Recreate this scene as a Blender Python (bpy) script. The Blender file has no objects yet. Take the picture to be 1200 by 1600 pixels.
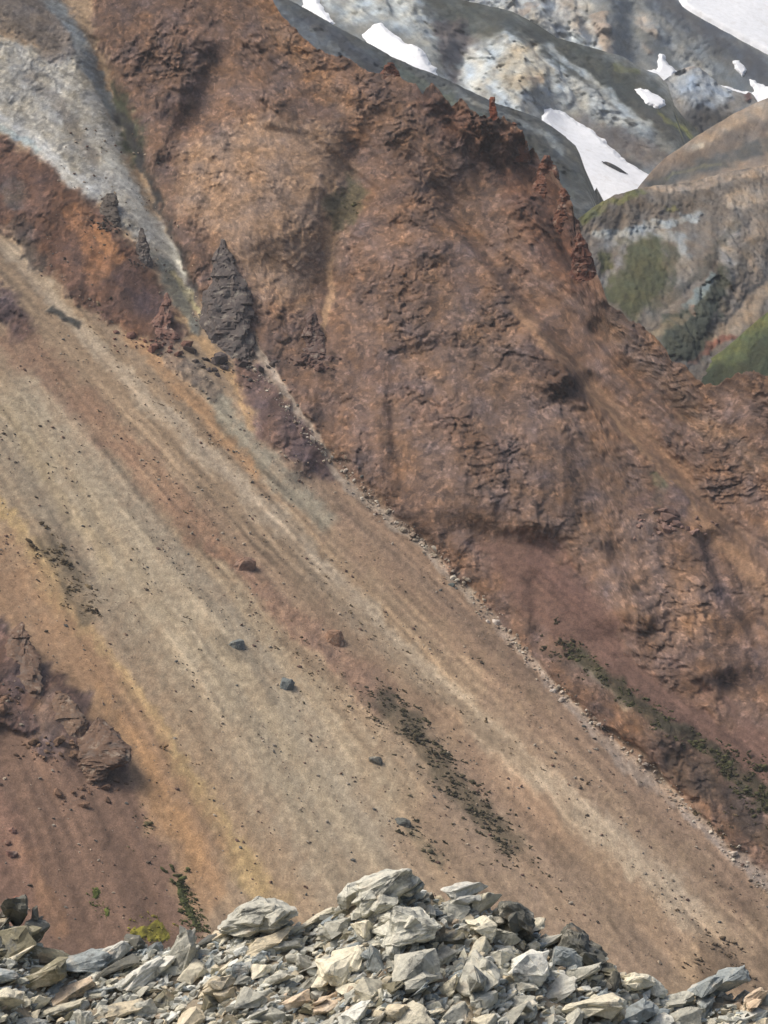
import bpy, bmesh, math, random
import numpy as np
from mathutils import Vector, Matrix, noise as mnoise

# ---------------------------------------------------------------- camera, sky, sun, exposure
scene = bpy.context.scene
col = scene.collection
cam_data = bpy.data.cameras.new('camera')
cam_data.sensor_fit = 'VERTICAL'
cam_data.angle = math.radians(26.0)
cam_data.clip_start = 0.5
cam_data.clip_end = 6000.0
cam = bpy.data.objects.new('camera', cam_data)
cam.location = (0, 0, 0)
cam.rotation_euler = (math.radians(87.0), 0, 0)
col.objects.link(cam)
scene.camera = cam

SUN_EL, SUN_AZ = math.radians(56.0), math.radians(262.0)      # azimuth clockwise from +Y (north)
world = bpy.data.worlds.new('World'); scene.world = world; world.use_nodes = True
wn, wl = world.node_tree.nodes, world.node_tree.links
wn.clear()
w_out = wn.new('ShaderNodeOutputWorld'); w_bg = wn.new('ShaderNodeBackground'); w_sky = wn.new('ShaderNodeTexSky')
w_sky.sky_type = 'NISHITA'; w_sky.sun_disc = False
w_sky.sun_elevation = SUN_EL; w_sky.sun_rotation = SUN_AZ
w_sky.air_density = 1.0; w_sky.dust_density = 6.0; w_sky.ozone_density = 1.0
w_bg.inputs['Strength'].default_value = 0.15
wl.new(w_sky.outputs[0], w_bg.inputs[0]); wl.new(w_bg.outputs[0], w_out.inputs[0])
sun_data = bpy.data.lights.new('sun', 'SUN')
sun_data.energy = 2.8; sun_data.angle = math.radians(22.0); sun_data.color = (1.0, 0.94, 0.86)
sun = bpy.data.objects.new('sun', sun_data); col.objects.link(sun)
sd = Vector((math.sin(SUN_AZ) * math.cos(SUN_EL), math.cos(SUN_AZ) * math.cos(SUN_EL), math.sin(SUN_EL)))
sun.rotation_euler = (-sd).to_track_quat('-Z', 'Y').to_euler()
vs = scene.view_settings
vs.view_transform = 'Standard'; vs.look = 'None'; vs.gamma = 1.0; vs.use_curve_mapping = False
vs.exposure = 0.0
scene.cycles.use_denoising = True
scene.cycles.max_bounces = 6

# ---------------------------------------------------------------- small helpers
def srgb(c, k=1.0):
    v = np.asarray(c, dtype=np.float64) / 255.0
    return np.where(v <= 0.04045, v / 12.92, ((v + 0.055) / 1.055) ** 2.4) * k

def tag(o, label=None, cat=None, group=None, kind=None):
    if label: o['label'] = label
    if cat: o['category'] = cat
    if group: o['group'] = group
    if kind: o['kind'] = kind
    return o

def mesh_from(name, verts, faces, smooth=True):
    me = bpy.data.meshes.new(name)
    verts = np.asarray(verts, dtype=np.float32); faces = np.asarray(faces, dtype=np.int32)
    k = faces.shape[1]
    me.vertices.add(len(verts)); me.vertices.foreach_set('co', verts.ravel())
    me.loops.add(faces.size); me.loops.foreach_set('vertex_index', faces.ravel())
    me.polygons.add(len(faces))
    me.polygons.foreach_set('loop_start', np.arange(0, faces.size, k, dtype=np.int32))
    me.polygons.foreach_set('loop_total', np.full(len(faces), k, dtype=np.int32))
    me.polygons.foreach_set('use_smooth', np.full(len(faces), smooth, dtype=bool))
    me.update(calc_edges=True)
    return me

def set_colour(me, rgb, name='Col'):
    a = me.color_attributes.new(name, 'FLOAT_COLOR', 'POINT')
    c = np.ones((len(me.vertices), 4), dtype=np.float32); c[:, :3] = rgb
    a.data.foreach_set('color', c.ravel())

def set_value(me, v, name):
    a = me.attributes.new(name, 'FLOAT', 'POINT')
    a.data.foreach_set('value', np.asarray(v, dtype=np.float32))

def link(name, me, mat, parent=None):
    o = bpy.data.objects.new(name, me); col.objects.link(o)
    if mat is not None and not me.materials: me.materials.append(mat)
    if parent is not None: o.parent = parent
    return o

def grid_faces(nr, nc):
    i = np.arange(nr * nc, dtype=np.int32).reshape(nr, nc)
    return np.stack([i[:-1, :-1], i[:-1, 1:], i[1:, 1:], i[1:, :-1]], axis=-1).reshape(-1, 4)


def sstep(a, b, x):
    t = np.clip((x - a) / (b - a), 0, 1)
    return t * t * (3 - 2 * t)

def _tab(seed):
    r = np.random.RandomState(seed)
    ang = r.rand(4096) * 2 * np.pi
    return np.cos(ang).astype(np.float32), np.sin(ang).astype(np.float32)

def _hash(i, j, seed):
    h = (i.astype(np.int64) * 374761393 + j.astype(np.int64) * 668265263 + seed * 974634777) & 0x7fffffff
    h = ((h ^ (h >> 13)) * 1274126177) & 0x7fffffff
    return (h ^ (h >> 16))

_GT = _tab(7)
def perlin(x, y, seed=0):
    x = np.asarray(x, dtype=np.float32); y = np.asarray(y, dtype=np.float32)
    xi = np.floor(x).astype(np.int32); yi = np.floor(y).astype(np.int32)
    fx = x - xi; fy = y - yi
    u = fx * fx * fx * (fx * (fx * 6 - 15) + 10); v = fy * fy * fy * (fy * (fy * 6 - 15) + 10)
    def g(a, b):
        h = _hash(xi + a, yi + b, seed) & 4095
        return _GT[0][h] * (fx - a) + _GT[1][h] * (fy - b)
    n0 = g(0, 0); n1 = g(1, 0); m0 = g(0, 1); m1 = g(1, 1)
    a = n0 + u * (n1 - n0); b = m0 + u * (m1 - m0)
    return (a + v * (b - a)) * 1.5

def fbm(x, y, octaves=4, seed=0, gain=0.5):
    s = 0; a = 1.0; t = 0
    for k in range(octaves):
        s = s + a * perlin(x * 2 ** k, y * 2 ** k, seed + k * 17); t += a; a *= gain
    return s / t

def ridged(x, y, octaves=4, seed=0, gain=0.5):
    s = 0; a = 1.0; t = 0
    for k in range(octaves):
        s = s + a * (1 - 2 * np.abs(perlin(x * 2 ** k, y * 2 ** k, seed + k * 17))); t += a; a *= gain
    return s / t

def facets(x, y, seed=0, tilt=1.0):
    """angular broken-rock relief: every Voronoi cell is a block with a height and a tilt of its own; returns height, cell tone, crack"""
    xi = np.floor(x).astype(np.int32); yi = np.floor(y).astype(np.int32)
    best = np.full(x.shape, 9.0, np.float32); sec = best.copy(); hh = np.zeros(x.shape, np.int64)
    bx = np.zeros(x.shape, np.float32); by = bx.copy()
    for a in (-1, 0, 1):
        for b in (-1, 0, 1):
            h = _hash(xi + a, yi + b, seed)
            cx = xi + a + (h & 255) / 255.0; cy = yi + b + ((h >> 8) & 255) / 255.0
            dx = (x - cx).astype(np.float32); dy = (y - cy).astype(np.float32)
            d = dx * dx + dy * dy
            m = d < best
            sec = np.where(m, best, np.minimum(sec, d))
            best = np.where(m, d, best); hh = np.where(m, h, hh); bx = np.where(m, dx, bx); by = np.where(m, dy, by)
    q = _hash((hh & 0xffff).astype(np.int32), (hh >> 12).astype(np.int32), seed + 5)
    r1 = (q & 255) / 127.5 - 1; r2 = ((q >> 8) & 255) / 127.5 - 1; r3 = ((q >> 16) & 255) / 127.5 - 1
    return r1 * 0.6 + tilt * (r2 * bx + r3 * by), r1, np.sqrt(sec) - np.sqrt(best)

def seg_dist(px, py, pts):
    """distance to a polyline, signed side (positive = right of travel), position along it 0..1"""
    pts = np.asarray(pts, dtype=np.float32)
    L = np.hypot(np.diff(pts[:, 0]), np.diff(pts[:, 1])); cum = np.concatenate([[0], np.cumsum(L)]); tot = max(cum[-1], 1e-6)
    best = np.full(px.shape, 1e9, np.float32); side = np.ones(px.shape, np.float32); tt = np.zeros(px.shape, np.float32)
    for k in range(len(pts) - 1):
        ax, ay = pts[k]; bx, by = pts[k + 1]; dx, dy = bx - ax, by - ay
        t = np.clip(((px - ax) * dx + (py - ay) * dy) / (dx * dx + dy * dy + 1e-9), 0, 1)
        qx = px - (ax + t * dx); qy = py - (ay + t * dy)
        d = np.hypot(qx, qy); m = d < best
        best = np.where(m, d, best); tt = np.where(m, (cum[k] + t * L[k]) / tot, tt)
        side = np.where(m, np.where(qx * dy - qy * dx >= 0, 1.0, -1.0), side)
    return best, side, tt

def poly_sd(px, py, pts):
    """signed distance to a closed outline, negative inside"""
    pts = np.asarray(pts, dtype=np.float32)
    d, _, _ = seg_dist(px, py, np.vstack([pts, pts[:1]]))
    ins = np.zeros(px.shape, bool)
    n = len(pts)
    for k in range(n):
        x0, y0 = pts[k]; x1, y1 = pts[(k + 1) % n]
        if y0 == y1: continue
        c = ((y0 > py) != (y1 > py)) & (px < (x1 - x0) * (py - y0) / (y1 - y0) + x0)
        ins ^= c
    return np.where(ins, -d, d)

def quad_fit(P):
    P = np.asarray(P, dtype=np.float64); x, y, z = P[:, 0] / 100, P[:, 1], P[:, 2] / 100
    M = np.stack([np.ones_like(x), x, z, x * z, x * x, z * z], axis=1)
    reg = np.diag([0, 0, 0, .02, .05, .05])
    return np.linalg.solve(M.T @ M + reg, M.T @ y)

def quad_eval(c, x, z):
    x = x / 100; z = z / 100
    return c[0] + c[1] * x + c[2] * z + c[3] * x * z + c[4] * x * x + c[5] * z * z

def tps_fit(P, v, lam=0.02):
    P = np.asarray(P, dtype=np.float64) / 100; n = len(P)
    r2 = ((P[:, None] - P[None]) ** 2).sum(-1)
    K = np.where(r2 > 0, r2 * np.log(r2 + 1e-12) * .5, 0) + lam * np.eye(n)
    T = np.hstack([np.ones((n, 1)), P])
    S = np.block([[K, T], [T.T, np.zeros((3, 3))]])
    return P, np.linalg.solve(S, np.concatenate([v, np.zeros(3)]))

def tps_eval(m, x, z):
    P, w = m; x = np.asarray(x) / 100; z = np.asarray(z) / 100
    s = w[-3] + w[-2] * x + w[-1] * z
    for k in range(len(P)):
        r2 = (x - P[k, 0]) ** 2 + (z - P[k, 1]) ** 2
        s = s + w[k] * .5 * r2 * np.log(r2 + 1e-12)
    return s

class Mountain:
    """the main slope as a distance y over (x, z): a talus fan, a cliff that meets it along a gully, then spurs and chutes"""
    def __init__(self, fan, gully, cliff, relief):
        self.q = quad_fit(fan)
        pts = [(x, z) for x, z in gully] + [(x, z) for x, y, z in cliff]
        val = [0.0] * len(gully) + [y - float(quad_eval(self.q, x, z)) for x, y, z in cliff]
        self.t = tps_fit(pts, np.array(val))
        self.relief = relief
    def cliffness(self, x, z):
        return -tps_eval(self.t, x, z)
    def base(self, x, z):
        g = tps_eval(self.t, x, z); k = 2.0
        return quad_eval(self.q, x, z) + 0.5 * (g - np.sqrt(g * g + k * k)) + k * .3
    def __call__(self, x, z):
        x = np.asarray(x, dtype=np.float64); z = np.asarray(z, dtype=np.float64)
        y = self.base(x, z)
        for kind, h, w, fade, pts in self.relief:
            d, side, t = seg_dist(x, z, pts)
            end = sstep(0, .22, t) * sstep(0, .22, 1 - t)
            if kind == 'scarp':
                s = d * side; end = sstep(0, .15, t) * sstep(0, .15, 1 - t)
                y = y + h * sstep(-w * .15, w, s) * np.exp(-np.maximum(s, 0) / fade) * end
            else:
                y = y + h * np.exp(-(d / w) ** 2) * end
        return y


# ---------------------------------------------------------------- survey tables, metres (x east, y away, z up from the viewpoint)
FAN = [
    (-43.8, 250.0, -62.8),
    (-48.9, 280.0, -55.5),
    (0.0, 286.0, -82.0),
    (-56.5, 325.0, -35.9),
    (-67.4, 390.0, 2.1),
    (-74.3, 432.0, 39.4),
    (-81.9, 478.0, 84.3),
    (-36.7, 425.0, 14.5),
    (0.0, 352.0, -38.9),
    (0.0, 316.0, -62.6),
    (-29.4, 338.0, -37.3),
    (-25.9, 296.0, -58.7),
    (57.7, 330.0, -75.1),
    (52.7, 300.0, -86.0),
    (-23.9, 415.0, 2.2),
    (30.3, 348.0, -53.7),
    (-60.7, 472.0, 69.9),
    (27.3, 312.0, -71.0),
    (-79.8, 345.0, -18.1),
    (-100.8, 440.0, 52.6)]
GULLY = [
    (-67.3, 95.0),
    (-63.0, 76.4),
    (-54.7, 58.4),
    (-47.5, 41.1),
    (-35.4, 15.6),
    (-25.8, 7.0),
    (-12.7, -8.3),
    (0.0, -20.4),
    (11.0, -29.4),
    (19.4, -38.3),
    (26.3, -46.3),
    (40.7, -58.1),
    (57.9, -74.4),
    (65.8, -81.8)]
CLIFF = [
    (-23.1, 476.0, 83.9),
    (-40.5, 472.0, 75.2),
    (2.6, 462.0, 67.1),
    (21.9, 450.0, 53.8),
    (0.0, 432.0, 27.1),
    (-12.8, 448.0, 47.2),
    (-25.3, 440.0, 33.9),
    (24.0, 418.0, 17.8),
    (34.8, 402.0, -0.2),
    (53.1, 383.0, -19.0),
    (64.3, 370.0, -30.1),
    (22.4, 388.0, -11.4),
    (32.3, 372.0, -30.3),
    (47.2, 362.0, -40.0),
    (55.9, 350.0, -54.0),
    (39.1, 412.0, 18.1),
    (57.3, 398.0, 2.1),
    (68.1, 394.0, 3.2),
    (78.3, 388.0, -2.4),
    (4.6, 402.0, -3.7),
    (-14.9, 432.0, 17.2)]
RELIEF = [
    ('scarp', 9.5, 3.5, 30, [(69.8, -36.1), (64.4, -30.2), (53.6, -18.9), (35.3, 0.4), (24.1, 18.5), (11.3, 34.9), (2.6, 45.9)]),
    ('scarp', 5, 3, 25, [(35.9, 19.5), (32.8, 26.5), (27.5, 39.8), (23.1, 51.7)]),
    ('scarp', 2, 3, 20, [(20.0, 36.0), (15.4, 48.5), (7.8, 58.5)]),
    ('scarp', 3, 2.0, 9, [(28.0, 14.7), (23.0, 19.7), (14.9, 30.8), (5.1, 43.1), (-1.3, 50.8)]),
    ('scarp', 3.5, 2.0, 8, [(37.6, 19.5), (34.1, 27.7), (31.1, 38.3), (25.6, 52.9)]),
    ('scarp', 2, 2.0, 8, [(32.4, 20.2), (28.3, 31.8), (22.8, 44.1), (16.8, 54.0)]),
    ('scarp', 1.5, 2.0, 8, [(24.4, 24.1), (18.8, 36.0), (11.6, 48.6), (5.2, 58.5)]),
    ('scarp', 3, 2.0, 9, [(60.8, -41.0), (55.5, -33.2), (52.6, -23.1)]),
    ('scarp', 2.5, 2.0, 9, [(57.3, -52.3), (47.3, -41.1), (37.9, -28.3), (35.6, -23.2)]),
    ('scarp', -1.2, 1.5, 7, [(-7.7, 46.7), (-15.6, 52.3), (-26.1, 54.0)]),
    ('scarp', 3, 1.5, 6, [(57.4, -9.2), (46.2, 2.1), (35.5, 14.0)]),
    ('groove', -5, 4.5, 0, [(26.3, 14.7), (31.2, 8.0), (34.2, 0.4)]),
    ('groove', 4, 4.5, 0, [(-5.2, 57.2), (-7.0, 40.5), (-10.6, 24.7), (-12.1, 9.5)]),
    ('groove', 1.6, 1.6, 0, [(1.2, 7.0), (2.1, -7.1), (3.6, -19.3)]),
    ('groove', 1.3, 1.4, 0, [(25.1, -28.5), (25.8, -36.6), (26.3, -44.9)]),
    ('groove', -4, 8, 0, [(11.9, 9.3), (13.7, -9.3), (15.5, -25.6)]),
    ('groove', -4, 7, 0, [(27.6, -2.5), (27.9, -15.8), (26.3, -26.4)]),
    ('groove', -2.5, 9, 0, [(39.7, -20.0), (41.0, -30.3), (42.2, -40.2)]),
    ('groove', -2.5, 9, 0, [(54.1, -28.2), (56.8, -47.6)]),
    ('groove', -4, 7, 0, [(2.5, 32.4), (4.9, 16.8), (7.1, 6.9)]),
    ('groove', -4, 9, 0, [(-24.0, 66.2), (-23.0, 40.7), (-24.9, 23.4)]),
    ('groove', 4, 4, 0, [(-35.1, 75.3), (-37.1, 59.3), (-43.9, 50.9)]),
    ('groove', 6, 2.4, 0, [(-64.9, 82.5), (-58.6, 65.7), (-52.6, 51.0), (-44.5, 34.1), (-36.8, 18.2), (-32.4, 9.4)]),
    ('groove', 2.2, 2.0, 0, [(-23.9, 5.8), (-12.7, -8.8), (0.0, -20.6), (11.0, -29.6), (19.3, -38.6), (26.2, -46.4), (40.6, -58.1), (57.8, -74.3)]),
    ('groove', -3.5, 6, 0, [(-83.9, 49.3), (-68.4, 41.5), (-56.1, 30.9), (-42.5, 16.8)]),
    ('groove', -3.5, 4.5, 0, [(-60.5, -36.8), (-51.9, -41.1), (-44.9, -45.9), (-38.3, -49.9)]),
    ('groove', -3, 5, 0, [(-23.7, 2.2), (-18.6, -4.8), (-11.4, -13.8)]),
    ('groove', -3, 5, 0, [(31.6, -43.4), (39.3, -50.8), (46.7, -57.9)]),
    ('groove', 1.2, 3, 0, [(-75.8, 32.1), (-55.1, 11.5), (-22.0, -17.7), (2.1, -40.4), (25.4, -59.8), (50.7, -79.4)]),
    ('groove', -1.2, 4, 0, [(-63.1, 13.8), (-39.0, -8.0), (-15.8, -29.6), (0.0, -44.5), (19.2, -60.6)]),
    ('groove', 1.0, 4, 0, [(-68.5, 2.0), (-55.1, -12.9), (-26.7, -37.7), (0.0, -63.8)]),
    ('groove', 0.8, 3, 0, [(-64.0, -14.6), (-47.4, -33.0), (-34.1, -46.2), (-15.3, -66.1)])]
SKYLINE = [
    (-120, 130),
    (-60, 118),
    (-30.2, 95.8),
    (-23.8, 84.0),
    (-21.7, 80.2),
    (-17.5, 75.6),
    (-14.7, 72.6),
    (-12.0, 71.1),
    (-6.6, 69.5),
    (-4.6, 67.3),
    (-2.0, 66.4),
    (3.3, 65.4),
    (6.6, 63.5),
    (7.9, 61.6),
    (9.9, 64.1),
    (11.8, 61.5),
    (13.7, 58.6),
    (15.7, 60.6),
    (17.6, 57.8),
    (20.4, 55.9),
    (22.7, 56.1),
    (24.7, 55.5),
    (26.6, 54.4),
    (27.9, 52.3),
    (29.0, 50.3),
    (31.0, 49.5),
    (31.7, 47.3),
    (33.8, 45.9),
    (34.3, 42.9),
    (35.5, 42.0),
    (35.9, 39.2),
    (37.1, 38.0),
    (37.4, 34.0),
    (38.5, 32.9),
    (38.8, 29.2),
    (39.7, 27.9),
    (39.8, 24.6),
    (40.4, 23.2),
    (42.1, 17.2),
    (46.0, 14.1),
    (48.7, 12.3),
    (50.9, 9.9),
    (52.4, 6.9),
    (54.5, 5.7),
    (56.1, 3.9),
    (58.2, 1.9),
    (60.3, 2.1),
    (63.7, 3.9),
    (66.4, 4.4),
    (68.9, 3.3),
    (79.1, -2.4),
    (88.5, -9.0)]
APEX = (-214.6, 161.6)
SLOPE_BASE = (156, 132, 102)
LAYERS = [
    ('line', 7.75, 9.69, (163, 147, 119), 0.9, None, [(-68.5, 2.0), (-55.2, -12.9), (-41.2, -24.8), (-26.7, -37.7), (-11.3, -52.7), (1.8, -65.9)]),
    ('line', 3.34, 4.91, (170, 155, 126), 0.6, None, [(-67.8, 3.2), (-54.5, -11.9), (-38.9, -26.7), (-27.7, -37.7), (-17.2, -47.8), (-5.4, -61.3)]),
    ('line', 6.96, 8.52, (143, 117, 93), 0.9, None, [(-25.5, -2.5), (-4.5, -20.3), (13.1, -33.9), (27.2, -48.3), (45.4, -61.6), (62.2, -76.6)]),
    ('line', 10.62, 12.13, (147, 124, 100), 0.85, None, [(9.7, -54.5), (23.4, -66.5), (36.0, -77.5), (39.5, -82.6)]),
    ('line', 3.0, 2.73, (140, 108, 84), 0.8, None, [(-69.1, 12.5), (-56.4, 2.1), (-44.0, -9.0), (-28.4, -24.4)]),
    ('line', 1.6, 2.46, (179, 161, 133), 0.92, 0, [(-75.7, 32.1), (-64.7, 21.3), (-55.2, 11.5), (-39.9, -2.5), (-22.0, -17.8), (-10.7, -29.0), (2.1, -40.5), (12.1, -49.5), (25.5, -59.9), (38.1, -69.6), (50.7, -79.4)]),
    ('line', 1.21, 1.56, (168, 130, 90), 0.9, None, [(-54.4, 21.5), (-44.8, 9.2), (-30.9, -4.8), (-20.0, -15.7)]),
    ('line', 1.1, 1.14, (176, 142, 98), 0.9, None, [(-47.0, 21.7), (-32.3, 8.8), (-27.1, 2.2), (-22.9, -7.0)]),
    ('line', 1.66, 2.41, (142, 140, 120), 0.7, None, [(-36.7, 6.9), (-26.3, -5.9), (-19.1, -13.6), (-8.8, -23.2)]),
    ('line', 1.69, 2.55, (146, 110, 86), 0.85, 0.35, [(-29.7, -22.4), (-20.8, -29.8), (-14.3, -35.9), (-7.1, -40.6), (2.0, -48.5)]),
    ('line', 2.37, 3.15, (152, 120, 92), 0.4, None, [(-32.4, -17.4), (-14.5, -33.2), (4.0, -47.9), (19.3, -59.9), (28.1, -68.4)]),
    ('line', 1.03, 1.48, (180, 152, 102), 0.95, None, [(-64.0, -14.6), (-56.2, -23.2), (-47.5, -33.1), (-39.8, -39.9), (-34.2, -46.3), (-26.8, -54.5), (-21.8, -60.1), (-15.3, -66.1), (-12.5, -69.3)]),
    ('line', 0.88, 1.41, (172, 152, 116), 0.7, None, [(-66.0, -0.2), (-57.6, -10.8), (-50.9, -18.8), (-42.3, -28.3)]),
    ('line', 0.78, 1.37, (172, 152, 120), 0.6, None, [(-34.1, -37.2), (-22.3, -50.2), (-11.5, -61.2), (-5.2, -67.4)]),
    ('line', 0.79, 1.4, (176, 158, 126), 0.6, None, [(-25.8, -37.8), (-13.2, -51.8), (-3.6, -61.5), (3.5, -67.9)]),
    ('line', 3.95, 3.94, (162, 126, 90), 0.9, None, [(-63.3, -22.9), (-51.8, -32.7), (-42.6, -41.8), (-36.1, -48.8), (-29.6, -56.7), (-21.6, -66.4)]),
    ('line', 1.26, 1.97, (170, 132, 92), 0.9, None, [(-36.3, -48.2), (-30.8, -54.7), (-25.7, -60.8), (-20.8, -66.5)]),
    ('line', 0.83, 1.33, (174, 133, 88), 0.7, None, [(-42.6, -41.8), (-34.0, -51.1), (-28.6, -58.0), (-23.5, -63.9)]),
    ('poly', 0.86, 0.72, (124, 97, 78), 1, 0, [(-57.5, -45.3), (-47.9, -45.3), (-42.2, -49.3), (-35.8, -52.2), (-32.2, -57.6), (-27.5, -63.4), (-21.9, -69.1), (-20.6, -72.8), (-48.0, -71.3)]),
    ('line', 0.65, 0.93, (150, 112, 80), 0.8, None, [(-47.8, -56.9), (-43.5, -61.3), (-40.3, -64.9), (-39.0, -67.1)]),
    ('line', 2.53, 2.29, (136, 100, 80), 0.5, None, [(-52.6, -51.0), (-48.1, -58.0), (-43.3, -66.5)]),
    ('poly', 0.66, 0.61, (116, 86, 72), 1, 1.3, [(-62.0, -32.1), (-56.1, -32.4), (-52.2, -36.5), (-47.7, -40.5), (-43.8, -43.0), (-39.7, -47.0), (-35.8, -50.9), (-38.2, -52.1), (-42.8, -49.9), (-47.7, -46.0), (-57.7, -44.6)]),
    ('line', 1.25, 0.87, (150, 120, 95), 0.7, None, [(-48.7, -42.4), (-45.0, -46.9), (-41.4, -49.8)]),
    ('poly', 1.22, 1.19, (170, 168, 154), 1, 0.55, [(-88.6, 74.9), (-78.6, 75.5), (-71.6, 71.3), (-64.5, 76.5), (-60.0, 66.5), (-55.1, 56.1), (-50.3, 42.8), (-45.1, 34.5), (-37.6, 23.6), (-35.4, 17.0), (-41.8, 22.0), (-48.3, 31.1), (-55.6, 37.0), (-62.2, 41.6), (-69.4, 48.6), (-77.9, 54.9), (-86.2, 61.1)]),
    ('poly', 1.26, 1.23, (112, 105, 98), 0.8, 0.5, [(-91.3, 93.7), (-74.1, 94.7), (-67.7, 84.0), (-64.8, 73.3), (-70.1, 69.8), (-76.0, 75.7), (-89.6, 81.1)]),
    ('line', 1.85, 2.04, (200, 203, 196), 0.9, 0.3, [(-81.0, 59.2), (-71.1, 51.2), (-63.9, 44.5), (-57.1, 38.8)]),
    ('line', 0.79, 0.65, (150, 172, 174), 0.7, None, [(-78.0, 55.6), (-73.7, 52.1), (-69.4, 48.6)]),
    ('line', 1.32, 1.51, (184, 184, 172), 0.9, 0, [(-56.4, 50.2), (-50.2, 39.7), (-44.6, 31.6), (-37.5, 22.3)]),
    ('line', 1.35, 1.57, (132, 124, 110), 0.7, None, [(-75.0, 68.0), (-66.0, 57.8), (-57.1, 46.4)]),
    ('line', 1.96, 1.09, (112, 124, 130), 0.85, 0, [(-73.5, 88.4), (-67.3, 79.3), (-62.7, 70.5), (-56.9, 60.6), (-55.3, 57.7)]),
    ('poly', 0.69, 0.67, (72, 76, 54), 1, 0.2, [(-57.5, 66.7), (-51.7, 64.8), (-47.5, 57.4), (-47.3, 50.7), (-51.5, 47.0), (-54.9, 54.6)]),
    ('line', 0.54, 0.54, (140, 135, 105), 0.6, None, [(-52.4, 60.6), (-52.6, 53.8)]),
    ('line', 1.23, 1.11, (58, 58, 58), 1, 0.2, [(-56.2, 60.6), (-51.1, 50.8), (-47.5, 42.9), (-43.1, 34.4), (-38.8, 26.2), (-35.4, 17.0)]),
    ('poly', 1.04, 0.99, (118, 82, 62), 1, 0.9, [(-85.0, 54.4), (-77.5, 53.1), (-69.2, 47.5), (-62.0, 40.6), (-55.4, 36.0), (-49.3, 30.3), (-45.0, 24.5), (-41.3, 18.1), (-37.8, 11.8), (-41.5, 9.3), (-52.3, 14.0), (-61.3, 21.4), (-69.7, 30.3), (-81.2, 36.7)]),
    ('line', 2.77, 3.16, (168, 112, 68), 0.85, 0.6, [(-61.4, 37.3), (-56.0, 29.3), (-52.7, 21.6)]),
    ('line', 1.5, 1.48, (176, 116, 64), 0.8, 0.6, [(-56.0, 32.7), (-51.7, 27.4), (-49.7, 25.5)]),
    ('line', 2.02, 1.99, (100, 92, 84), 0.8, 0.8, [(-74.5, 42.3), (-71.8, 39.7), (-70.6, 35.7)]),
    ('line', 2.23, 2.18, (80, 70, 62), 0.7, 0.8, [(-71.6, 34.3), (-67.0, 27.8), (-64.0, 23.9)]),
    ('line', 2.7, 2.66, (106, 80, 74), 0.9, 0.8, [(-50.7, 24.8), (-45.6, 19.2), (-42.1, 14.2)]),
    ('line', 2.36, 1.85, (104, 80, 76), 0.9, 0.8, [(-73.0, 19.8), (-67.6, 14.9), (-63.9, 10.2)]),
    ('line', 0.95, 0.71, (64, 66, 62), 0.85, 0.6, [(-62.0, 16.1), (-58.4, 13.9), (-55.3, 12.2)]),
    ('poly', 0.75, 0.74, (118, 122, 108), 0.8, 0.5, [(-45.5, 27.8), (-42.5, 26.1), (-37.1, 18.3), (-35.0, 11.9), (-38.1, 13.7), (-42.4, 20.7)]),
    ('line', 0.63, 0.61, (176, 168, 120), 0.8, None, [(-42.2, 24.8), (-38.6, 20.3), (-34.4, 14.4)]),
    ('line', 2.39, 1.63, (128, 104, 84), 0.6, 0.7, [(-42.9, 11.7), (-36.5, 5.7), (-30.3, -0.2)]),
    ('poly', 1.43, 1.4, (127, 95, 74), 1, 1, [(-66.6, 104.1), (-61.8, 76.6), (-52.9, 59.9), (-46.2, 41.4), (-35.6, 18.3), (-24.0, 7.0), (-11.6, -8.3), (1.1, -20.5), (11.6, -29.5), (20.0, -38.5), (26.4, -46.5), (40.7, -58.1), (58.8, -74.3), (72.9, -89.3), (105.9, -29.8), (85.2, 6.6), (38.5, 53.6), (0.0, 82.8), (-27.5, 112.6)]),
    ('poly', 2.85, 2.78, (164, 131, 100), 0.9, 0.7, [(-43.5, 38.3), (-40.6, 50.8), (-27.4, 57.1), (-10.4, 55.7), (-6.5, 45.0), (-10.1, 25.0), (-16.1, 17.1), (-24.7, 18.3), (-34.0, 31.2)]),
    ('poly', 2.82, 2.77, (116, 87, 70), 0.8, 1, [(-60.0, 94.5), (-37.2, 93.2), (-35.1, 68.5), (-41.3, 59.6), (-50.2, 62.6), (-60.3, 76.5)]),
    ('line', 3.59, 3.92, (152, 108, 72), 0.85, 1, [(-28.7, 88.5), (-20.2, 75.0), (-9.2, 63.0), (0.0, 51.6)]),
    ('line', 2.47, 2.37, (158, 112, 70), 0.6, 1, [(-24.4, 81.0), (-16.0, 67.5), (-5.2, 55.8)]),
    ('line', 1.3, 0.98, (168, 134, 98), 0.9, 0.3, [(-10.3, 44.8), (-11.4, 30.1), (-10.3, 18.5), (-12.4, 10.7)]),
    ('line', 3.16, 3.77, (142, 104, 74), 0.6, 1, [(0.0, 57.2), (12.9, 41.0), (23.8, 24.8)]),
    ('poly', 2.12, 2.1, (112, 76, 57), 0.95, 1.8, [(5.3, 64.2), (20.8, 56.9), (31.3, 49.2), (38.8, 32.3), (40.4, 17.9), (33.0, 20.5), (27.7, 32.5), (20.7, 45.0), (10.4, 53.0)]),
    ('line', 2.09, 1.71, (98, 64, 48), 0.7, 1.9, [(25.3, 54.2), (30.0, 46.7), (35.5, 35.3), (38.4, 21.7)]),
    ('line', 1.02, 1.0, (138, 84, 54), 0.5, 1, [(33.8, 35.4), (35.9, 30.0), (37.5, 27.2)]),
    ('poly', 2.97, 2.76, (124, 96, 78), 0.8, 1, [(-7.4, 17.1), (21.6, 16.6), (34.4, -3.6), (50.9, -19.0), (41.1, -28.2), (28.4, -26.3), (11.1, -22.4), (0.0, -9.4)]),
    ('line', 2.65, 3.33, (114, 86, 74), 0.5, 1, [(-4.8, 7.0), (9.2, -2.5), (22.2, -13.5)]),
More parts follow.
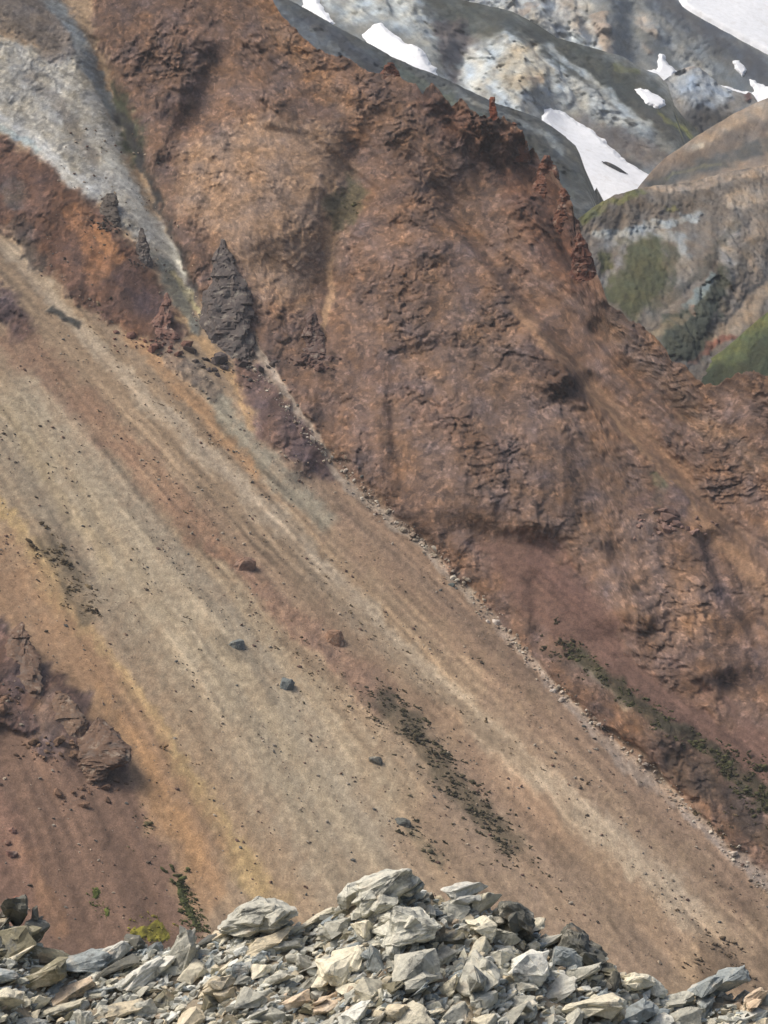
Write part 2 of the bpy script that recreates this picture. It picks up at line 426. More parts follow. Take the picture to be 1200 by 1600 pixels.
    ('line', 1.72, 1.61, (150, 112, 80), 0.6, 1, [(7.3, 24.2), (19.0, 9.3), (20.7, -2.5)]),
    ('poly', 1.18, 1.16, (92, 68, 56), 0.75, 1, [(25.3, 10.4), (33.1, 8.3), (36.4, 0.7), (28.9, -0.8)]),
    ('line', 1.7, 3.77, (146, 113, 82), 0.65, 0.25, [(22.9, 18.8), (32.7, 6.8), (42.2, -2.5), (51.0, -13.8), (58.3, -23.2), (69.3, -39.0)]),
    ('line', 0.35, 0.55, (164, 130, 94), 0.6, 0.1, [(31.5, 8.0), (40.8, -2.5), (49.2, -14.7), (55.3, -20.1)]),
    ('line', 2.65, 2.48, (126, 98, 76), 0.8, 1, [(40.9, 15.4), (47.4, 6.9), (57.7, -4.8), (67.6, -13.7)]),
    ('poly', 1.54, 1.51, (114, 86, 73), 1, 0.08, [(16.0, -25.6), (25.7, -24.2), (31.2, -31.4), (37.1, -35.7), (43.1, -41.1), (48.8, -44.8), (56.5, -50.5), (68.7, -56.7), (65.2, -66.3), (53.4, -59.5), (44.9, -53.1), (37.3, -46.7), (29.7, -41.5), (21.6, -34.7)]),
    ('line', 3.28, 4.18, (112, 82, 71), 0.8, 0.25, [(25.2, -25.3), (32.2, -33.4), (39.9, -42.1)]),
    ('poly', 1.95, 1.9, (148, 114, 90), 0.75, 1, [(33.7, -25.1), (43.8, -22.1), (51.6, -30.2), (54.5, -39.9), (46.1, -42.0), (38.1, -36.1)]),
    ('line', 2.41, 2.25, (128, 100, 88), 0.7, 1, [(52.7, -22.1), (57.2, -35.1), (59.7, -49.5)]),
    ('line', 1.9, 1.83, (150, 112, 84), 0.6, 0.8, [(38.1, -38.2), (46.7, -45.8), (57.2, -53.2)]),
    ('poly', 1.03, 1.02, (84, 80, 54), 0.8, 0.6, [(-11.2, 38.0), (-7.1, 43.9), (-3.6, 40.7), (-6.1, 34.7), (-10.2, 33.1)]),
    ('line', 1.01, 1.0, (110, 112, 78), 0.8, 0.6, [(46.5, -13.1), (47.9, -15.8), (47.1, -18.4)]),
    ('line', 1.33, 1.55, (112, 88, 80), 0.8, 0.8, [(42.6, -19.0), (48.9, -16.8), (52.6, -19.0)]),
    ('poly', 1.21, 1.17, (112, 86, 80), 0.9, 0.8, [(-28.9, 8.8), (-21.4, 3.4), (-14.6, -4.8), (-8.6, -14.4), (-14.7, -13.2), (-21.7, -7.0), (-25.8, -0.2)]),
    ('line', 1.9, 1.6, (108, 84, 66), 0.8, 0.9, [(28.6, -41.5), (37.2, -47.6), (45.7, -56.0), (52.3, -60.4)]),
    ('line', 0.73, 0.61, (150, 144, 124), 0.5, 0.5, [(31.6, -43.4), (37.2, -47.6), (40.0, -50.4)]),
    ('line', 1.05, 1.77, (70, 66, 46), 0.9, 0.5, [(30.7, -41.4), (37.3, -46.7), (45.0, -52.2), (53.6, -57.8), (62.5, -64.6)]),
    ('line', 2.62, 2.91, (84, 68, 54), 0.8, 0.9, [(44.6, -56.9), (52.1, -62.2), (61.7, -69.6)]),
    ('line', 0.73, 0.86, (170, 156, 136), 0.85, 0.2, [(-26.7, 11.9), (-20.3, 4.0), (-12.7, -7.1), (-8.0, -13.9), (2.2, -22.6), (11.1, -30.0), (17.4, -37.0)]),
    ('line', 0.97, 1.21, (164, 147, 128), 0.85, 0.3, [(16.3, -36.0), (21.5, -40.9), (26.4, -46.5), (32.9, -53.6), (43.4, -61.6), (57.9, -73.9), (65.2, -80.3)]),
    ('line', 0.73, 0.59, (150, 135, 115), 0.8, 0.1, [(-25.8, 11.9), (-21.4, 3.4), (-19.5, 1.6)]),
    ('line', 0.51, 0.6, (86, 76, 62), 0.7, 0, [(35.1, -52.7), (41.7, -58.0), (44.4, -61.7)]),
    ('line', 2.32, 2.72, (92, 76, 60), 0.55, 0, [(44.2, -80.3), (50.0, -81.4), (60.7, -83.7)]),
    ('line', 1.59, 1.84, (84, 76, 58), 0.75, None, [(-1.5, -45.5), (3.9, -51.0), (9.6, -57.1), (15.1, -62.2), (20.4, -66.8)]),
    ('line', 1.41, 1.36, (104, 92, 70), 0.7, None, [(-54.6, -22.4), (-49.6, -27.9), (-43.7, -34.1)]),
    ('line', 0.64, 0.9, (92, 88, 70), 0.55, None, [(3.7, -61.7), (8.1, -66.1)]),
    ('line', 1.07, 1.18, (116, 98, 76), 0.45, None, [(-18.3, -23.8), (-4.2, -36.1), (8.1, -47.2), (24.7, -58.4)]),
    ('line', 0.8, 0.98, (110, 92, 72), 0.45, None, [(-16.1, -38.4), (-8.0, -43.8), (-1.0, -47.5)]),
    ('line', 0.69, 0.77, (108, 98, 80), 0.45, None, [(-26.9, -36.9), (-19.6, -42.3), (-15.5, -46.5)])]
TUFTS = [
    ([(-26.9, -63.3), (-24.7, -66.3), (-22.9, -68.4)], 0.51, 260, 0.26, (62, 66, 38)),
    ([(-30.9, -67.0), (-29.0, -67.0), (-27.2, -67.9)], 0.51, 130, 0.2, (112, 106, 44)),
    ([(-36.6, -63.0), (-34.9, -64.9)], 0.4, 50, 0.18, (74, 80, 42)),
    ([(-1.0, -45.9), (3.9, -51.0), (9.6, -57.1), (15.1, -62.2), (19.5, -66.1)], 1.31, 560, 0.38, (60, 57, 43)),
    ([(-54.6, -22.4), (-49.6, -27.9), (-43.7, -34.1)], 1.21, 200, 0.34, (82, 72, 54)),
    ([(3.7, -61.7), (8.1, -66.1)], 0.81, 100, 0.36, (64, 62, 48)),
    ([(14.9, -63.6), (21.1, -68.9), (26.2, -73.2)], 2.02, 200, 0.34, (64, 60, 46)),
    ([(43.4, -79.6), (50.3, -80.5), (57.9, -82.7)], 2.02, 330, 0.36, (76, 66, 52)),
    ([(-17.2, -37.5), (-9.0, -43.0), (0.0, -48.4)], 1.41, 120, 0.24, (84, 74, 56)),
    ([(29.7, -41.5), (36.4, -45.8), (45.0, -52.2), (53.6, -58.2), (61.6, -64.6)], 0.91, 440, 0.38, (60, 62, 38)),
    ([(55.6, -57.7), (60.6, -64.6)], 1.62, 300, 0.42, (54, 54, 34)),
    ([(-49.0, -3.5), (-39.9, -15.2), (-27.9, -29.0), (-17.9, -39.9)], 3.03, 130, 0.2, (92, 82, 64)),
    ([(-43.8, -21.0), (-34.0, -33.1), (-29.1, -39.9)], 2.22, 110, 0.22, (84, 78, 60)),
    ([(-32.5, -46.5), (-26.7, -55.2)], 2.02, 26, 0.18, (100, 80, 55)),
    ([(-14.8, -42.6), (-5.8, -51.0), (0.0, -58.6)], 4.04, 120, 0.2, (84, 80, 64)),
    ([(-33.5, -56.8), (-30.4, -60.8)], 0.71, 45, 0.25, (74, 70, 50)),
    ([(-17.3, -23.9), (-4.2, -35.7), (8.1, -46.8), (24.8, -57.6)], 1.01, 150, 0.2, (90, 78, 58)),
    ([(-54.5, 14.0), (-41.3, -0.2), (-30.1, -11.3)], 1.62, 110, 0.2, (96, 84, 66)),
    ([(29.9, -58.0), (38.4, -68.2), (46.7, -75.8)], 5.05, 90, 0.2, (90, 80, 60)),
    ([(-10.2, 40.7), (-5.1, 36.7)], 1.01, 60, 0.3, (72, 70, 44)),
    ([(28.7, -39.5), (33.2, -47.8)], 1.62, 90, 0.35, (60, 56, 40)),
    ([(40.6, -58.9), (56.8, -69.6)], 1.21, 90, 0.25, (80, 70, 52)),
    ([(-3.9, -48.1), (3.8, -57.6), (9.1, -64.9)], 3.03, 110, 0.22, (80, 76, 58)),
    ([(-61.5, 6.6), (-42.9, -15.2), (-24.3, -34.5), (-7.6, -51.6), (1.8, -63.4)], 6.06, 420, 0.17, (86, 80, 64)),
    ([(-33.6, -9.1), (-12.8, -27.9), (6.1, -45.0), (23.6, -59.0), (37.6, -71.5)], 4.55, 360, 0.16, (88, 76, 58)),
    ([(-4.4, -22.3), (14.8, -40.4), (30.4, -54.9), (48.5, -70.0)], 2.83, 260, 0.16, (92, 78, 60)),
    ([(-55.0, -27.6), (-42.8, -41.1), (-31.9, -53.3), (-22.7, -64.0)], 3.03, 130, 0.15, (100, 80, 58)),
    ([(-66.2, 8.9), (-51.3, -2.4), (-32.1, -19.4)], 3.03, 160, 0.18, (86, 76, 60))]
CRAGS = [
    ('rock_pinnacle', 'tall dark purple-grey rock pinnacle beside the upper gully', 'rock', None, -29.8, 6.4, [(-2.39, -1.91, 3.11), (0.0, -3.11, 4.06), (4.78, -4.3, 4.78), (9.55, -4.54, 4.78), (14.33, -4.18, 3.82), (16.96, -3.7, 2.39), (18.87, -3.34, 0.96), (20.3, -2.99, -0.24), (21.98, -2.63, -1.07), (24.36, -2.15, -1.55)], 2.99, 0.85, (84, 76, 72), 0.96),
    ('rock_spire', 'small brown pointed spire on the scree below the grey band', 'rock', None, -41.7, 10.5, [(-1.79, -4.77, 3.58), (0.0, -4.06, 3.1), (2.98, -1.91, 2.15), (5.97, -0.24, 1.67), (8.95, 0.48, 1.07)], 1.91, 0.6, (118, 88, 76), 0.72),
    ('rock_pinnacle', 'blunt dark pinnacle on the cliff foot between the tall pinnacle and the tan chute', 'rock', None, -13.6, 7.0, [(-1.81, -2.42, 2.9), (0.0, -2.42, 2.9), (3.63, -1.93, 2.42), (6.65, -1.69, 1.21), (8.94, -1.21, 0.24)], 2.18, 0.6, (98, 78, 70), 0.73),
    ('rock_spire', 'slim dark spire standing in the pale grey band', 'rock', None, -46.7, 25.7, [(-1.24, -1.74, 1.98), (0.0, -1.61, 1.74), (3.1, -1.24, 1.12), (5.58, -0.99, 0.37), (6.94, -0.74, 0.0)], 1.24, 0.45, (92, 84, 78), 0.37),
    ('rock_outcrop', 'small dark outcrop at the foot of the pale grey band', 'rock', None, -54.1, 33.5, [(-1.26, -2.52, 2.52), (0.0, -2.26, 2.26), (3.15, -2.01, 1.76), (5.66, -1.26, 1.26), (6.54, -0.75, 0.75)], 1.51, 0.7, (84, 76, 68), 0.38),
    ('rock_spire', 'thin red spire standing up from the skyline ridge', 'rock', None, 22.1, 54.8, [(-1.83, -1.83, 2.1), (0.0, -1.31, 1.31), (1.83, -0.79, 0.92), (3.93, -0.65, 0.52), (5.89, -0.39, 0.26)], 0.92, 0.1, (128, 70, 44), 0.26),
    ('rock_outcrop', 'dark red-brown block on the skyline ridge above the second snow patch', 'rock', None, 0.8, 64.9, [(-1.86, -3.46, 3.46), (0.0, -2.66, 2.66), (1.6, -1.6, 2.13), (2.93, -0.53, 1.6), (3.86, 0.0, 0.8)], 1.6, 0.1, (104, 66, 50), 0.4),
    ('rock_outcrop', 'dark overhanging outcrop above the purple-brown scree', 'rock', None, -39.3, -52.6, [(0.0, -1.73, 0.69), (1.21, -2.94, 1.73), (2.25, -3.46, 3.81), (4.15, -3.12, 3.98), (5.71, -2.25, 2.6), (7.27, -1.38, 0.35), (7.79, -1.04, -0.35)], 2.25, 0.9, (106, 84, 68), 0.69),
    ('rock_outcrop', 'reddish-brown broken outcrop highest on the rock rib at the left edge', 'rock', None, -51.7, -41.5, [(-1.79, -4.11, 3.58), (0.0, -3.93, 3.4), (2.24, -3.58, 2.68), (4.47, -3.04, 1.43), (6.71, -2.33, 0.18), (8.5, -1.61, -0.72)], 2.15, 1.2, (108, 86, 70), 0.8),
    ('rock_outcrop', 'low brown outcrop on the rock rib between the highest one and the overhang', 'rock', None, -44.7, -47.5, [(-1.75, -3.5, 3.15), (0.0, -3.32, 2.97), (2.19, -2.8, 2.62), (3.94, -2.1, 1.4), (5.42, -1.22, 0.17)], 1.92, 1.2, (112, 90, 72), 0.7),
    ('rock_fin', 'rusty fin on the ridge just right of the thin red spire', 'rock', None, 25.3, 49.1, [(-1.83, -1.31, 4.45), (0.0, -1.05, 4.19), (2.62, -0.52, 3.4), (4.71, 0.26, 2.36), (6.54, 0.79, 1.31)], 1.83, 0.1, (112, 72, 52), 0.52),
    ('rock_fin', 'jagged rusty fin at the shoulder where the ridge turns steeply down', 'rock', None, 30.9, 40.9, [(-2.59, -1.81, 4.66), (0.0, -1.29, 4.92), (2.59, -0.26, 4.4), (5.18, 0.78, 3.62), (7.51, 1.55, 2.33)], 2.07, 0.1, (106, 68, 50), 0.52),
    ('rock_fin', 'dark rusty fin halfway down the steep end of the ridge', 'rock', None, 33.9, 32.0, [(-2.54, -1.02, 5.09), (0.0, -0.76, 4.83), (3.82, 0.0, 3.82), (7.0, 0.76, 2.8), (9.16, 1.14, 1.78)], 1.91, 0.1, (104, 66, 48), 0.51),
    ('rock_fin', 'lowest dark red fin at the steep end of the ridge above the mossy hill', 'rock', None, 36.3, 21.1, [(-2.45, -1.22, 4.89), (0.0, -0.98, 4.65), (3.67, -0.49, 3.67), (7.34, 0.0, 2.69), (10.02, 0.37, 1.22)], 1.71, 0.1, (100, 62, 46), 0.49),
    ('rock_fin', 'blunt brown tooth on the ridge between the skyline block and the red spire', 'rock', None, 9.9, 59.8, [(-1.58, -2.37, 2.64), (0.0, -1.98, 2.11), (1.85, -1.32, 1.45), (3.43, -0.66, 0.66), (4.35, -0.4, 0.13)], 1.32, 0.4, (124, 86, 62), 0.4),
    ('rock_fin', 'small brown tooth on the ridge just left of the red spire', 'rock', None, 15.7, 57.2, [(-1.58, -1.84, 2.11), (0.0, -1.58, 1.71), (1.58, -1.05, 1.19), (2.9, -0.53, 0.53), (3.69, -0.26, 0.13)], 1.19, 0.4, (120, 82, 60), 0.4),
    ('rock_outcrop', 'knobbly purple-grey outcrop at the nose of the spur beside the tan chute', 'rock', None, 49.0, -21.1, [(-2.2, -5.5, 3.74), (0.0, -4.84, 3.52), (2.75, -3.74, 3.52), (4.95, -2.64, 2.42), (6.82, -1.76, 0.44)], 2.64, 0.8, (128, 104, 94), 0.55)]
BOULDERS = [
    ('boulder', 'upper of two round blue-grey boulders on the pale scree streak', 'boulders on the scree', -22.8, -38.8, 3.36, 2.37, 2.57, (112, 116, 112)),
    ('boulder', 'lower of two round blue-grey boulders on the pale scree streak', 'boulders on the scree', -15.0, -44.4, 2.92, 2.33, 2.92, (108, 114, 112)),
    ('boulder', 'grey boulder beside the start of the dark moss streak', 'boulders on the scree', -1.3, -54.4, 2.64, 1.89, 2.08, (112, 110, 100)),
    ('boulder', 'dark grey boulder just above the stony crest in mid scree', 'boulders on the scree', 2.8, -61.5, 2.91, 1.89, 1.82, (96, 98, 92)),
    ('boulder', 'rough orange-brown boulder in the brown scree streak', 'boulders on the scree', -7.9, -39.1, 3.44, 3.16, 4.46, (142, 112, 90)),
    ('boulder', 'larger of two white boulders in the gully bed', 'white boulders in the gully', 18.9, -38.3, 1.94, 1.42, 1.61, (200, 190, 178)),
    ('boulder', 'smaller of two white boulders in the gully bed', 'white boulders in the gully', 17.5, -38.1, 0.97, 0.77, 0.97, (195, 185, 172)),
    ('boulder', 'flat whitish boulder lower down in the gully bed', 'white boulders in the gully', 27.6, -48.3, 1.46, 1.0, 1.04, (190, 180, 168)),
    ('boulder', 'purple-brown boulder on the red scree by the left edge', 'boulders on the red scree', -47.4, -58.5, 2.1, 1.48, 1.61, (116, 86, 76)),
    ('boulder', 'small brown boulder just above the purple-brown one on the red scree', 'boulders on the red scree', -48.5, -57.3, 1.46, 1.01, 1.06, (122, 90, 74)),
    ('boulder', 'pinkish boulder highest on the red scree by the left edge', 'boulders on the red scree', -48.0, -56.3, 1.31, 1.05, 1.31, (136, 104, 90)),
    ('boulder', 'small reddish boulder lower down the red scree near the dark crest rocks', 'boulders on the red scree', -45.5, -62.5, 1.41, 1.0, 1.1, (124, 84, 68)),
    ('boulder', 'dark grey lump below the cream streak on the grey scree', 'boulders on the scree', 11.5, -32.4, 1.75, 1.13, 1.09, (110, 118, 112)),
    ('boulder', 'reddish rocky knob in the brown streak beside the cream streak', 'boulders on the scree', -23.0, -27.9, 4.8, 3.34, 3.55, (138, 110, 92))]
MOSS = [
    ('dark green moss strip running down beside the orange scree', [(-27.4, -63.1), (-26.5, -63.3), (-25.6, -64.8), (-24.4, -66.3), (-23.0, -68.3), (-24.0, -67.7), (-25.4, -66.3), (-26.8, -64.6)], 0.35, (66, 70, 42)),
    ('bright yellow-green moss patch just above the stony crest', [(-31.9, -66.6), (-29.7, -66.5), (-28.8, -66.2), (-27.7, -66.9), (-26.7, -68.2), (-28.0, -68.4), (-29.9, -67.8), (-31.6, -67.2)], 0.4, (116, 110, 46)),
    ('upper of two small green moss cushions on the red scree', [(-37.0, -62.6), (-36.1, -62.7), (-35.9, -63.4), (-36.4, -63.8), (-37.0, -63.5)], 0.4, (78, 86, 42)),
    ('lower of two small green moss cushions on the red scree', [(-35.4, -64.5), (-34.6, -64.6), (-34.4, -65.3), (-35.0, -65.3)], 0.4, (84, 90, 44))]
HILLS = [
    {'ymin': 1000, 'key': 'massif', 'name': 'far_massif', 'label': 'far grey massif with pale cliffs and a big snowfield', 'pts': [(34.3, 1200.0, 211.6), (119.5, 1195.0, 190.4), (222.7, 1300.0, 229.2), (201.8, 1175.0, 150.6), (97.4, 1135.0, 161.6)], 'sky': [(-108.1, 294.5), (37.8, 293.5), (136.7, 295.9), (248.3, 317.5), (397.0, 338.5)], 'x': (-40, 300), 'zb': 40, 'step': 1.0, 'jag': 1.0, 'scale': 2.6, 'base': (118, 122, 120), 'layers': [('poly', 4.3, 4.05, (172, 172, 164), 1, 1, [(14.2, 247.1), (103.6, 258.1), (114.7, 204.3), (114.8, 181.5), (127.8, 165.3), (117.6, 156.1), (91.4, 162.4), (66.0, 177.4), (46.8, 193.2)]), ('line', 6.47, 6.19, (176, 162, 142), 0.8, 1, [(99.6, 226.8), (103.8, 203.2), (107.2, 189.8)]), ('line', 4.95, 5.43, (166, 146, 124), 0.9, 1, [(117.3, 209.2), (118.0, 190.8), (119.4, 177.5)]), ('line', 6.28, 6.25, (160, 140, 120), 0.8, 1, [(74.2, 209.7), (79.1, 205.5)]), ('line', 5.58, 5.52, (164, 142, 122), 0.9, 1, [(119.1, 197.7), (116.2, 190.6)]), ('line', 4.29, 4.15, (170, 150, 128), 0.8, 1, [(141.7, 211.7), (144.6, 197.8), (143.7, 184.0)]), ('line', 2.46, 2.04, (82, 92, 104), 0.9, 0.8, [(108.5, 206.0), (107.9, 194.4), (107.3, 183.1)]), ('line', 2.77, 2.74, (86, 96, 108), 0.8, 0.8, [(90.8, 199.7), (95.0, 190.9)]), ('line', 3.69, 4.79, (98, 104, 104), 0.9, 0.1, [(102.2, 247.4), (126.6, 210.2), (151.1, 184.6), (177.7, 173.5), (200.3, 162.2)]), ('line', 5.62, 4.83, (150, 152, 148), 0.8, 0.9, [(153.0, 193.9), (166.3, 179.2), (177.7, 173.5)]), ('line', 12.79, 8.83, (70, 74, 80), 0.95, 0.3, [(141.3, 251.9), (161.3, 216.0), (183.4, 196.6), (207.9, 175.9), (232.5, 147.5)]), ('line', 2.91, 2.8, (84, 90, 92), 0.7, 0.3, [(147.4, 222.0), (169.2, 200.0), (197.7, 179.6)])], 'relief': [('groove', 14, 9, 0, [(110.9, 228.0), (106.3, 180.8)]), ('groove', 10, 8, 0, [(95.1, 226.3), (94.7, 188.7)]), ('groove', 10, 8, 0, [(136.0, 211.1), (132.0, 178.6)]), ('groove', -10, 14, 0, [(122.6, 219.4), (117.7, 177.4)]), ('groove', 18, 20, 0, [(130.8, 171.9), (155.6, 171.8), (195.4, 157.6)])], 'fall': (0.8, 0.6), 'rough': 0.75},
    {'ymin': 740, 'key': 'ridge', 'name': 'middle_ridge', 'label': 'grey ridge with a dark mossy crest and pale lower slopes', 'pts': [(11.0, 960.0, 169.3), (53.1, 930.0, 153.5), (103.0, 900.0, 125.6), (123.5, 880.0, 101.5), (0.0, 900.0, 143.4), (49.2, 860.0, 110.2), (95.2, 830.0, 85.2), (-26.6, 930.0, 158.7)], 'sky': [(-75.0, 278.5), (11.2, 180.6), (32.8, 168.8), (54.2, 162.0), (71.7, 148.1), (86.1, 143.7), (99.1, 139.5), (105.1, 134.4), (112.2, 131.3), (115.4, 125.5), (116.1, 115.8), (119.5, 108.9), (125.4, 101.0), (142.9, 83.3), (170.9, 63.0)], 'x': (-75, 190), 'zb': -40, 'step': 0.85, 'jag': 0.8, 'scale': 2.0, 'base': (112, 116, 114), 'layers': [('line', 17.36, 9.88, (64, 68, 60), 1, 0.1, [(0.0, 193.7), (27.3, 168.6), (53.5, 155.1), (71.0, 142.7), (85.8, 133.2), (102.2, 119.5), (120.2, 102.1), (132.5, 85.4)]), ('line', 5.42, 3.55, (58, 64, 62), 0.8, 0.1, [(42.9, 157.5), (68.1, 141.4), (91.9, 122.0), (110.6, 107.5)]), ('line', 2.64, 2.11, (92, 98, 58), 0.7, 0.1, [(94.0, 133.9), (104.5, 131.3)]), ('poly', 3.87, 3.78, (166, 170, 166), 1, 1, [(0.0, 171.8), (16.0, 156.2), (31.3, 145.6), (52.7, 146.9), (67.3, 135.4), (76.6, 125.8), (90.5, 113.8), (101.5, 102.2), (88.6, 102.8), (73.5, 104.8), (64.5, 113.6), (55.7, 103.6), (38.9, 108.8), (29.8, 121.2), (22.6, 127.5), (20.8, 145.1), (5.3, 159.7)]), ('poly', 2.64, 2.54, (176, 166, 144), 0.9, 1, [(49.6, 143.1), (60.2, 141.9), (64.0, 130.0), (59.8, 116.5), (49.5, 115.8), (42.8, 125.2)]), ('line', 2.54, 2.02, (150, 130, 112), 0.8, 1, [(57.9, 122.9), (61.2, 118.2)]), ('line', 2.6, 2.47, (168, 176, 178), 0.8, 0.6, [(36.1, 138.7), (32.3, 121.3), (39.1, 112.0)]), ('line', 2.39, 2.25, (166, 174, 174), 0.9, 0.1, [(65.8, 144.1), (79.8, 129.4), (93.2, 114.0), (104.2, 102.4)]), ('poly', 3.47, 3.25, (152, 158, 156), 1, 1, [(-34.3, 193.8), (0.0, 193.7), (16.1, 160.1), (25.7, 138.1), (22.5, 125.8), (12.9, 141.1), (-2.6, 151.6), (-15.6, 149.3), (-26.8, 162.9)]), ('poly', 2.14, 2.05, (86, 80, 80), 0.9, 0.6, [(21.2, 154.5), (34.8, 157.1), (36.6, 145.9), (30.4, 131.3), (26.1, 122.6), (21.6, 132.6)]), ('line', 4.94, 5.35, (104, 96, 90), 0.95, 0.2, [(73.5, 104.8), (87.8, 98.2), (99.5, 91.7), (111.2, 85.3)]), ('line', 1.95, 1.93, (70, 70, 70), 0.8, 0.1, [(80.0, 97.7), (92.4, 88.3), (99.5, 85.3)]), ('line', 1.53, 1.77, (118, 118, 58), 0.9, 0, [(108.5, 110.5), (115.7, 106.4), (121.5, 101.6)]), ('line', 3.56, 2.95, (74, 74, 70), 0.8, 0.1, [(101.0, 113.0), (114.4, 100.2), (122.2, 87.5)])], 'relief': [('groove', -12, 12, 0, [(52.7, 146.9), (58.7, 129.6), (53.9, 109.7)]), ('groove', -10, 10, 0, [(10.7, 159.9), (15.5, 141.2)]), ('groove', 8, 7, 0, [(35.3, 145.9), (28.8, 124.4)]), ('groove', -8, 10, 0, [(0.0, 176.0), (0.0, 151.7)]), ('groove', 10, 9, 0, [(60.3, 110.1), (80.0, 97.7), (98.2, 85.2)])], 'fall': (0.75, 0.66), 'rough': 0.8},
    {'ymin': 900, 'key': 'knoll', 'name': 'blue_grey_knoll', 'label': 'rounded blue-grey knoll with a dark foot behind the brown hill', 'pts': [(135.9, 990.0, 144.3), (109.9, 960.0, 120.3), (156.6, 960.0, 123.1), (131.2, 935.0, 106.6)], 'sky': [(96.1, 100.9), (105.7, 120.2), (112.7, 130.2), (125.6, 140.4), (131.8, 144.2), (136.2, 145.2), (141.3, 142.3), (144.2, 138.7), (148.1, 134.8), (152.9, 132.0), (156.4, 130.3), (158.4, 131.9), (160.0, 129.5), (162.8, 116.1), (166.8, 100.1)], 'x': (88, 190), 'zb': -10, 'step': 0.8, 'jag': 0.5, 'scale': 1.8, 'base': (112, 112, 110), 'layers': [('poly', 2.27, 2.24, (138, 146, 152), 1, 0.6, [(123.9, 138.7), (136.1, 144.5), (145.7, 136.6), (152.4, 129.6), (142.8, 123.0), (129.6, 124.9), (123.7, 130.0)]), ('line', 2.0, 2.0, (150, 140, 130), 0.8, 0.5, [(130.8, 143.2), (138.6, 143.1)]), ('poly', 2.47, 2.45, (70, 68, 64), 0.95, 0.3, [(120.0, 116.7), (134.7, 123.1), (150.6, 121.2), (141.4, 103.5), (119.8, 100.6), (113.5, 110.2)]), ('line', 2.21, 2.19, (84, 74, 84), 0.7, 0.3, [(123.3, 119.9), (127.7, 114.9)]), ('line', 1.68, 1.39, (96, 66, 58), 0.95, 0.8, [(157.1, 130.9), (158.3, 126.8)]), ('line', 1.38, 2.17, (124, 122, 58), 0.9, 0, [(119.2, 120.0), (124.9, 114.0), (130.6, 108.7)])], 'relief': [('groove', -6, 8, 0, [(136.2, 145.2), (128.1, 116.6)])], 'fall': (0.9, 0.2), 'rough': 1},
    {'ymin': 520, 'key': 'shoulder', 'name': 'dark_shoulder', 'label': 'dark grey-green shoulder rising behind the red ridge', 'pts': [(-32.9, 720.0, 127.0), (4.0, 700.0, 104.6), (35.0, 680.0, 88.1), (55.1, 640.0, 58.4), (-7.3, 640.0, 85.7), (28.4, 620.0, 68.9)], 'sky': [(-79.7, 167.9), (-50.6, 138.6), (-35.3, 129.8), (-26.8, 125.2), (-16.2, 117.7), (-8.0, 112.1), (4.0, 104.4), (19.8, 97.3), (35.4, 89.3), (47.5, 85.9), (54.9, 79.5), (58.3, 75.3), (60.6, 55.5), (60.6, 69.0), (60.9, 48.2), (60.9, 61.7), (67.0, 31.5)], 'x': (-70, 85), 'zb': -60, 'step': 0.66, 'jag': 0.35, 'scale': 1.5, 'base': (74, 78, 77), 'layers': [('line', 2.95, 2.71, (96, 104, 110), 0.9, 0.3, [(-41.7, 132.9), (-29.9, 117.2), (-15.5, 103.9), (-7.7, 99.3)]), ('line', 2.86, 2.68, (66, 70, 76), 0.9, 0.2, [(-26.3, 119.8), (-11.8, 107.9), (0.0, 97.9), (7.6, 90.6)]), ('line', 2.36, 2.29, (84, 92, 78), 0.8, 0.1, [(0.0, 101.0), (15.4, 92.2), (30.3, 81.1)]), ('line', 1.57, 1.9, (124, 128, 124), 0.8, 0.2, [(19.5, 93.0), (35.0, 86.1), (46.7, 81.3), (54.9, 69.6)]), ('line', 2.69, 2.6, (64, 68, 66), 0.9, 0.1, [(38.2, 79.8), (48.5, 68.6), (59.0, 60.4)]), ('line', 2.61, 2.52, (86, 90, 80), 0.8, 0.1, [(37.0, 71.8), (47.0, 61.1), (53.7, 55.1)]), ('line', 1.43, 1.45, (122, 124, 120), 0.7, 0.1, [(49.6, 54.6), (52.9, 51.6), (59.3, 53.5)])], 'relief': [('groove', 5, 6, 0, [(0.0, 97.9), (30.0, 78.3), (51.1, 61.7)])], 'fall': (0.7, 0.7), 'rough': 1.4},
    {'ymin': 600, 'key': 'brown', 'name': 'brown_hill', 'label': 'smooth brown hill with a dark band at the right edge', 'pts': [(81.3, 700.0, 68.8), (106.0, 740.0, 86.4), (133.9, 780.0, 104.0), (89.1, 690.0, 62.9), (118.7, 690.0, 66.9)], 'sky': [(54.0, 35.6), (68.8, 53.1), (79.6, 65.2), (85.3, 71.7), (90.8, 76.7), (103.9, 86.1), (117.5, 95.0), (128.3, 101.0), (133.6, 103.5), (149.6, 110.6), (183.3, 116.3)], 'x': (60, 190), 'zb': -20, 'step': 0.65, 'jag': 0.3, 'scale': 1.7, 'base': (134, 116, 98), 'layers': [('line', 2.5, 3.11, (160, 142, 120), 0.8, 0, [(95.3, 78.3), (110.8, 87.9), (132.0, 99.6)]), ('line', 3.22, 3.9, (104, 92, 80), 0.8, 0, [(81.9, 66.5), (95.2, 71.5), (110.8, 82.1), (129.0, 92.0)]), ('line', 1.27, 1.06, (178, 166, 144), 0.9, 0.2, [(102.6, 82.0), (105.6, 82.5)]), ('line', 2.79, 4.21, (78, 78, 74), 0.95, 0, [(81.2, 63.9), (96.5, 69.6), (110.8, 76.5), (129.5, 83.1)]), ('line', 0.81, 0.82, (112, 106, 78), 0.8, 0, [(88.1, 67.7), (99.1, 71.4), (107.9, 73.9)])], 'relief': [('groove', 4, 6, 0, [(83.8, 66.4), (102.4, 75.3), (130.1, 84.5)])], 'fall': (0.8, -0.5), 'rough': 0.6},
